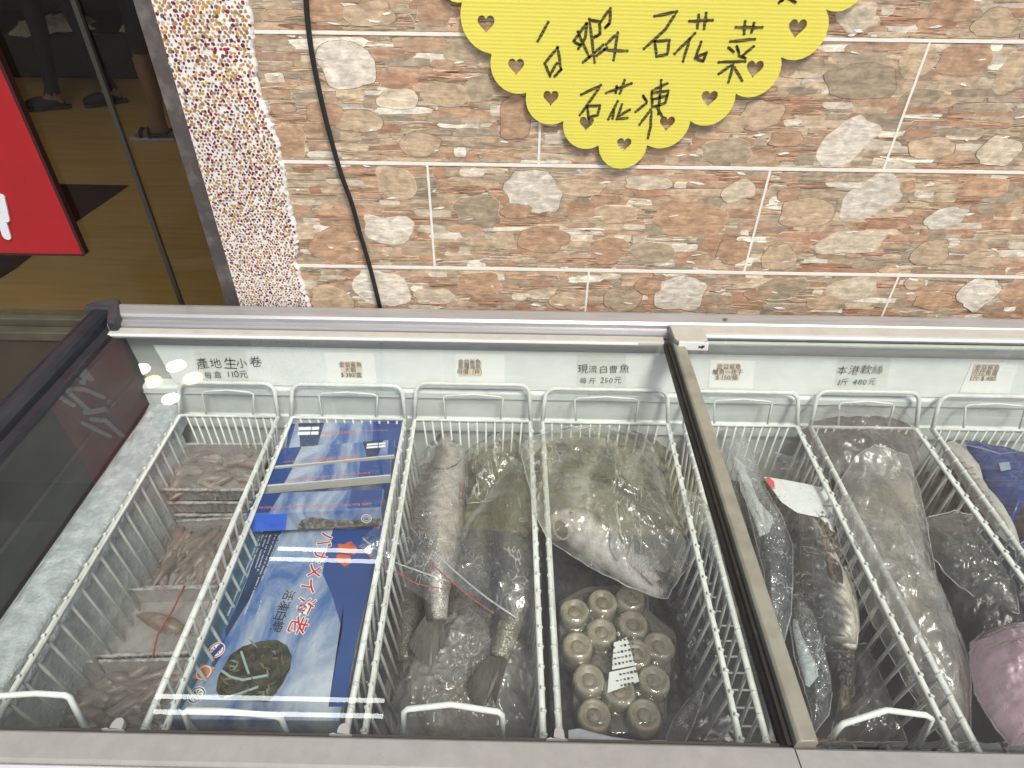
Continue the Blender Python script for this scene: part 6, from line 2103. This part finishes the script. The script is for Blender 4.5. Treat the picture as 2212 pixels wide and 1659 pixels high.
# ------------------------------------------------------------------ inside the shop
skin = mat('skin', (.34, .19, .12), .5, col2=(.3, .16, .1), nscale=30)
cloth = mat('dark_trousers', (.022, .02, .024), .8, col2=(.03, .028, .03), nscale=20)
shirt = mat('dark_shirt', (.03, .032, .04), .8)
def figure(label, root, yaw, pose_feet, bare, sole_m, upper_m, sandal):
    """one continuous body grown from a joint skeleton; feet given as (x, y, heading)"""
    T = thing('person', label, 'person', root)
    H = 1.62
    hip = Vector(root) + Vector((0, 0, .84))
    cs, sn = math.cos(yaw), math.sin(yaw)
    rt = Vector((cs, sn, 0))
    fw = Vector((-sn, cs, 0))
    V, E, Rr = [], [], []
    def v(p, r):
        V.append(Vector(p))
        Rr.append(r)
        return len(V) - 1
    pel = v(hip, .12)
    wa = v(hip + Vector((0, 0, .2)), .115)
    ch = v(hip + Vector((0, 0, .42)), .13)
    nk = v(hip + Vector((0, 0, .56)), .05)
    hd = v(hip + Vector((0, 0, .66)) + fw * .01, .085)
    hd2 = v(hip + Vector((0, 0, .77)) + fw * .015, .075)
    E += [(pel, wa), (wa, ch), (ch, nk), (nk, hd), (hd, hd2)]
    for s, (fx, fy, hdg) in zip((-1, 1), pose_feet):
        an = Vector((fx, fy, root[2] + .085))
        hp_ = v(hip + rt * s * .09 - Vector((0, 0, .05)), .085)
        kn_p = hip.lerp(an, .5) + rt * s * .03 + fw * .03
        kn = v(kn_p, .055)
        cf = v(kn_p.lerp(an, .35) - fw * .012, .056)
        ak = v(an, .034)
        d = Vector((math.cos(hdg), math.sin(hdg), 0))
        hl = v(an - d * .035 + Vector((0, 0, -.055)), .030)
        bl = v(an + d * .11 + Vector((0, 0, -.058)), .032)
        to = v(an + d * .17 + Vector((0, 0, -.066)), .018)
        E += [(pel, hp_), (hp_, kn), (kn, cf), (cf, ak), (ak, hl), (ak, bl), (bl, to)]
        sh = v(hip + rt * s * .17 + Vector((0, 0, .46)), .05)
        el = v(hip + rt * s * .23 + Vector((0, 0, .2)), .036)
        wr = v(hip + rt * s * .2 + fw * .12 + Vector((0, 0, .0)), .026)
        ha = v(hip + rt * s * .19 + fw * .15 + Vector((0, 0, -.07)), .03)
        E += [(ch, sh), (sh, el), (el, wr), (wr, ha)]
        # shoe or sandal
        b = MB()
        pr = []
        side = Vector((-d.y, d.x, 0))
        for q, wd in ((-.075, .026), (-.05, .034), (.03, .034), (.1, .044), (.16, .042), (.2, .026)):
            pr.append((an + d * q, wd))
        poly = [tuple((p + side * w_)[:2]) for p, w_ in pr] + [tuple((p - side * w_)[:2]) for p, w_ in pr[::-1]]
        b.prism(poly, root[2] + .002, root[2] + .024)
        b.build('sole', sole_m, T, bevel=.004)
        b = MB()
        if sandal:
            for q, hh in ((.115, .055), (.06, .075)):
                c = an + d * q
                b.tube([c + side * .042 + Vector((0, 0, -.06)), c + side * .036 + Vector((0, 0, hh - .085)), c + Vector((0, 0, hh - .07)), c - side * .036 + Vector((0, 0, hh - .085)), c - side * .042 + Vector((0, 0, -.06))], .010, 8)
            b.tube([an + d * .06 + side * .04 + Vector((0, 0, -.05)), an - d * .05 + side * .038 + Vector((0, 0, -.03)), an - d * .07 + Vector((0, 0, -.02)), an - d * .05 - side * .038 + Vector((0, 0, -.03)), an + d * .06 - side * .04 + Vector((0, 0, -.05))], .008, 8)
            b.build('strap', upper_m, T, smooth=True)
        else:
            b.ball(an + d * .075 + Vector((0, 0, -.045)), (.125, .048, .048), 16, 10, M=Matrix.Rotation(math.atan2(d.y, d.x), 3, 'Z'))
            b.build('shoe', upper_m, T, smooth=True)
    me = bpy.data.meshes.new('body')
    off = Vector(root)
    me.from_pydata([tuple(p - off) for p in V], E, [])
    o = bpy.data.objects.new('body', me)
    COL.objects.link(o)
    sk = o.modifiers.new('skin', 'SKIN')
    for i, d_ in enumerate(me.skin_vertices[0].data):
        d_.radius = (Rr[i], Rr[i])
        d_.use_root = i == 0
    o.modifiers.new('sub', 'SUBSURF').levels = 2
    dg = bpy.context.evaluated_depsgraph_get()
    me2 = bpy.data.meshes.new_from_object(o.evaluated_get(dg))
    bpy.data.objects.remove(o)
    me2.materials.clear()
    for mm in (skin, cloth if not bare else shirt, shirt):
        me2.materials.append(mm)
    hz = hip.z - off.z
    for p in me2.polygons:
        p.use_smooth = True
        c = p.center
        leg_cut = .1 if not bare else hz - .36
        p.material_index = 0
        if leg_cut < c.z < hz + .02:
            p.material_index = 1
        elif hz + .02 <= c.z < hz + .5:
            p.material_index = 2
    o = bpy.data.objects.new('body', me2)
    COL.objects.link(o)
    o.parent = T
    b = MB()
    b.ball(hip + Vector((0, 0, .78)) - fw * .015, (.088, .095, .09), 16, 10)
    b.build('hair', mat('black_hair', (.012, .01, .01), .6), T, smooth=True)
    return T
fA = PZ(330, 292, FZ + .03)
figure('person with bare shins and dark strapped sandal with pale sole inside the shop', (fA.x + .15, fA.y + .08, FZ), R(90), [(fA.x + .06, fA.y, R(180)), (fA.x + .38, fA.y + .3, R(180))], True, mat('pale_sole', (.5, .5, .5), .6), mat('sandal_strap', (.03, .028, .03), .5), True)
fB = PZ(120, 240, FZ)
figure('person in dark trousers and dark shoes standing inside the shop', (fB.x + .15, fB.y + .12, FZ), R(20), [(fB.x, fB.y + .05, R(200)), (fB.x + .32, fB.y + .2, R(215))], False, mat('dark_sole', (.05, .045, .04), .6), mat('dark_shoe', (.03, .028, .03), .5), False)
# dark bench; pale sheets added for the bright streak reflected in the window
cab = thing('low_bench', 'low dark bench deep inside the shop behind the two standing people', 'bench', (-3.4, 4.7, FZ))
b = MB()
b.box((-5.6, 4.3, FZ), (-2.2, 5.15, .555))
b.build('carcass', mat('dark_wood', (.03, .018, .012), .4), cab, bevel=.01)
b = MB()
b.box((-5.65, 4.27, .5555), (-2.15, 5.16, .575))
b.build('bench_top', mat('dark_wood_top', (.04, .024, .016), .35), cab, bevel=.004)
for lab, px in (('pale crumpled sheet added for a bright reflected streak, seen through the left window pane', [(18, 78), (40, 62), (110, 50), (190, 44), (214, 50), (160, 60), (212, 66), (130, 72), (60, 84)]), ('pale crumpled sheet added for a bright reflected streak right of the window joint', [(258, 72), (270, 60), (300, 58), (328, 50), (338, 60), (300, 70)])):
    bagthing('streak_sheet', lab, 'reflected streak', px, .582, .64, mat('pale_streak', (.85, .86, .84), .15), .03, 9, 90 + len(px), seg=90, rings=16)
# things beside the freezer
cb = thing('cardboard_box', 'brown cardboard box on the ground below the window sill', 'box', (-1.18, -.28, .3))
c0 = PZ(-15, 860, .55)
b = MB()
b.hexa([(c0.x - .3, c0.y - .1, 0), (c0.x + .05, c0.y - .1, 0), (c0.x + .05, c0.y + .22, 0), (c0.x - .3, c0.y + .22, 0)], [(c0.x - .3, c0.y - .1, .55), (c0.x + .05, c0.y - .1, .55), (c0.x + .05, c0.y + .22, .55), (c0.x - .3, c0.y + .22, .55)])
b.build('carton', mat('cardboard', (.12, .065, .03), .7, col2=(.09, .05, .025), nscale=12), cb, bevel=.004)
b = MB()
b.box((c0.x - .3, c0.y + .03, .551), (c0.x + .05, c0.y + .08, .5525))
b.build('packing_tape', mat('packing_tape', (.3, .22, .12), .3), cb)
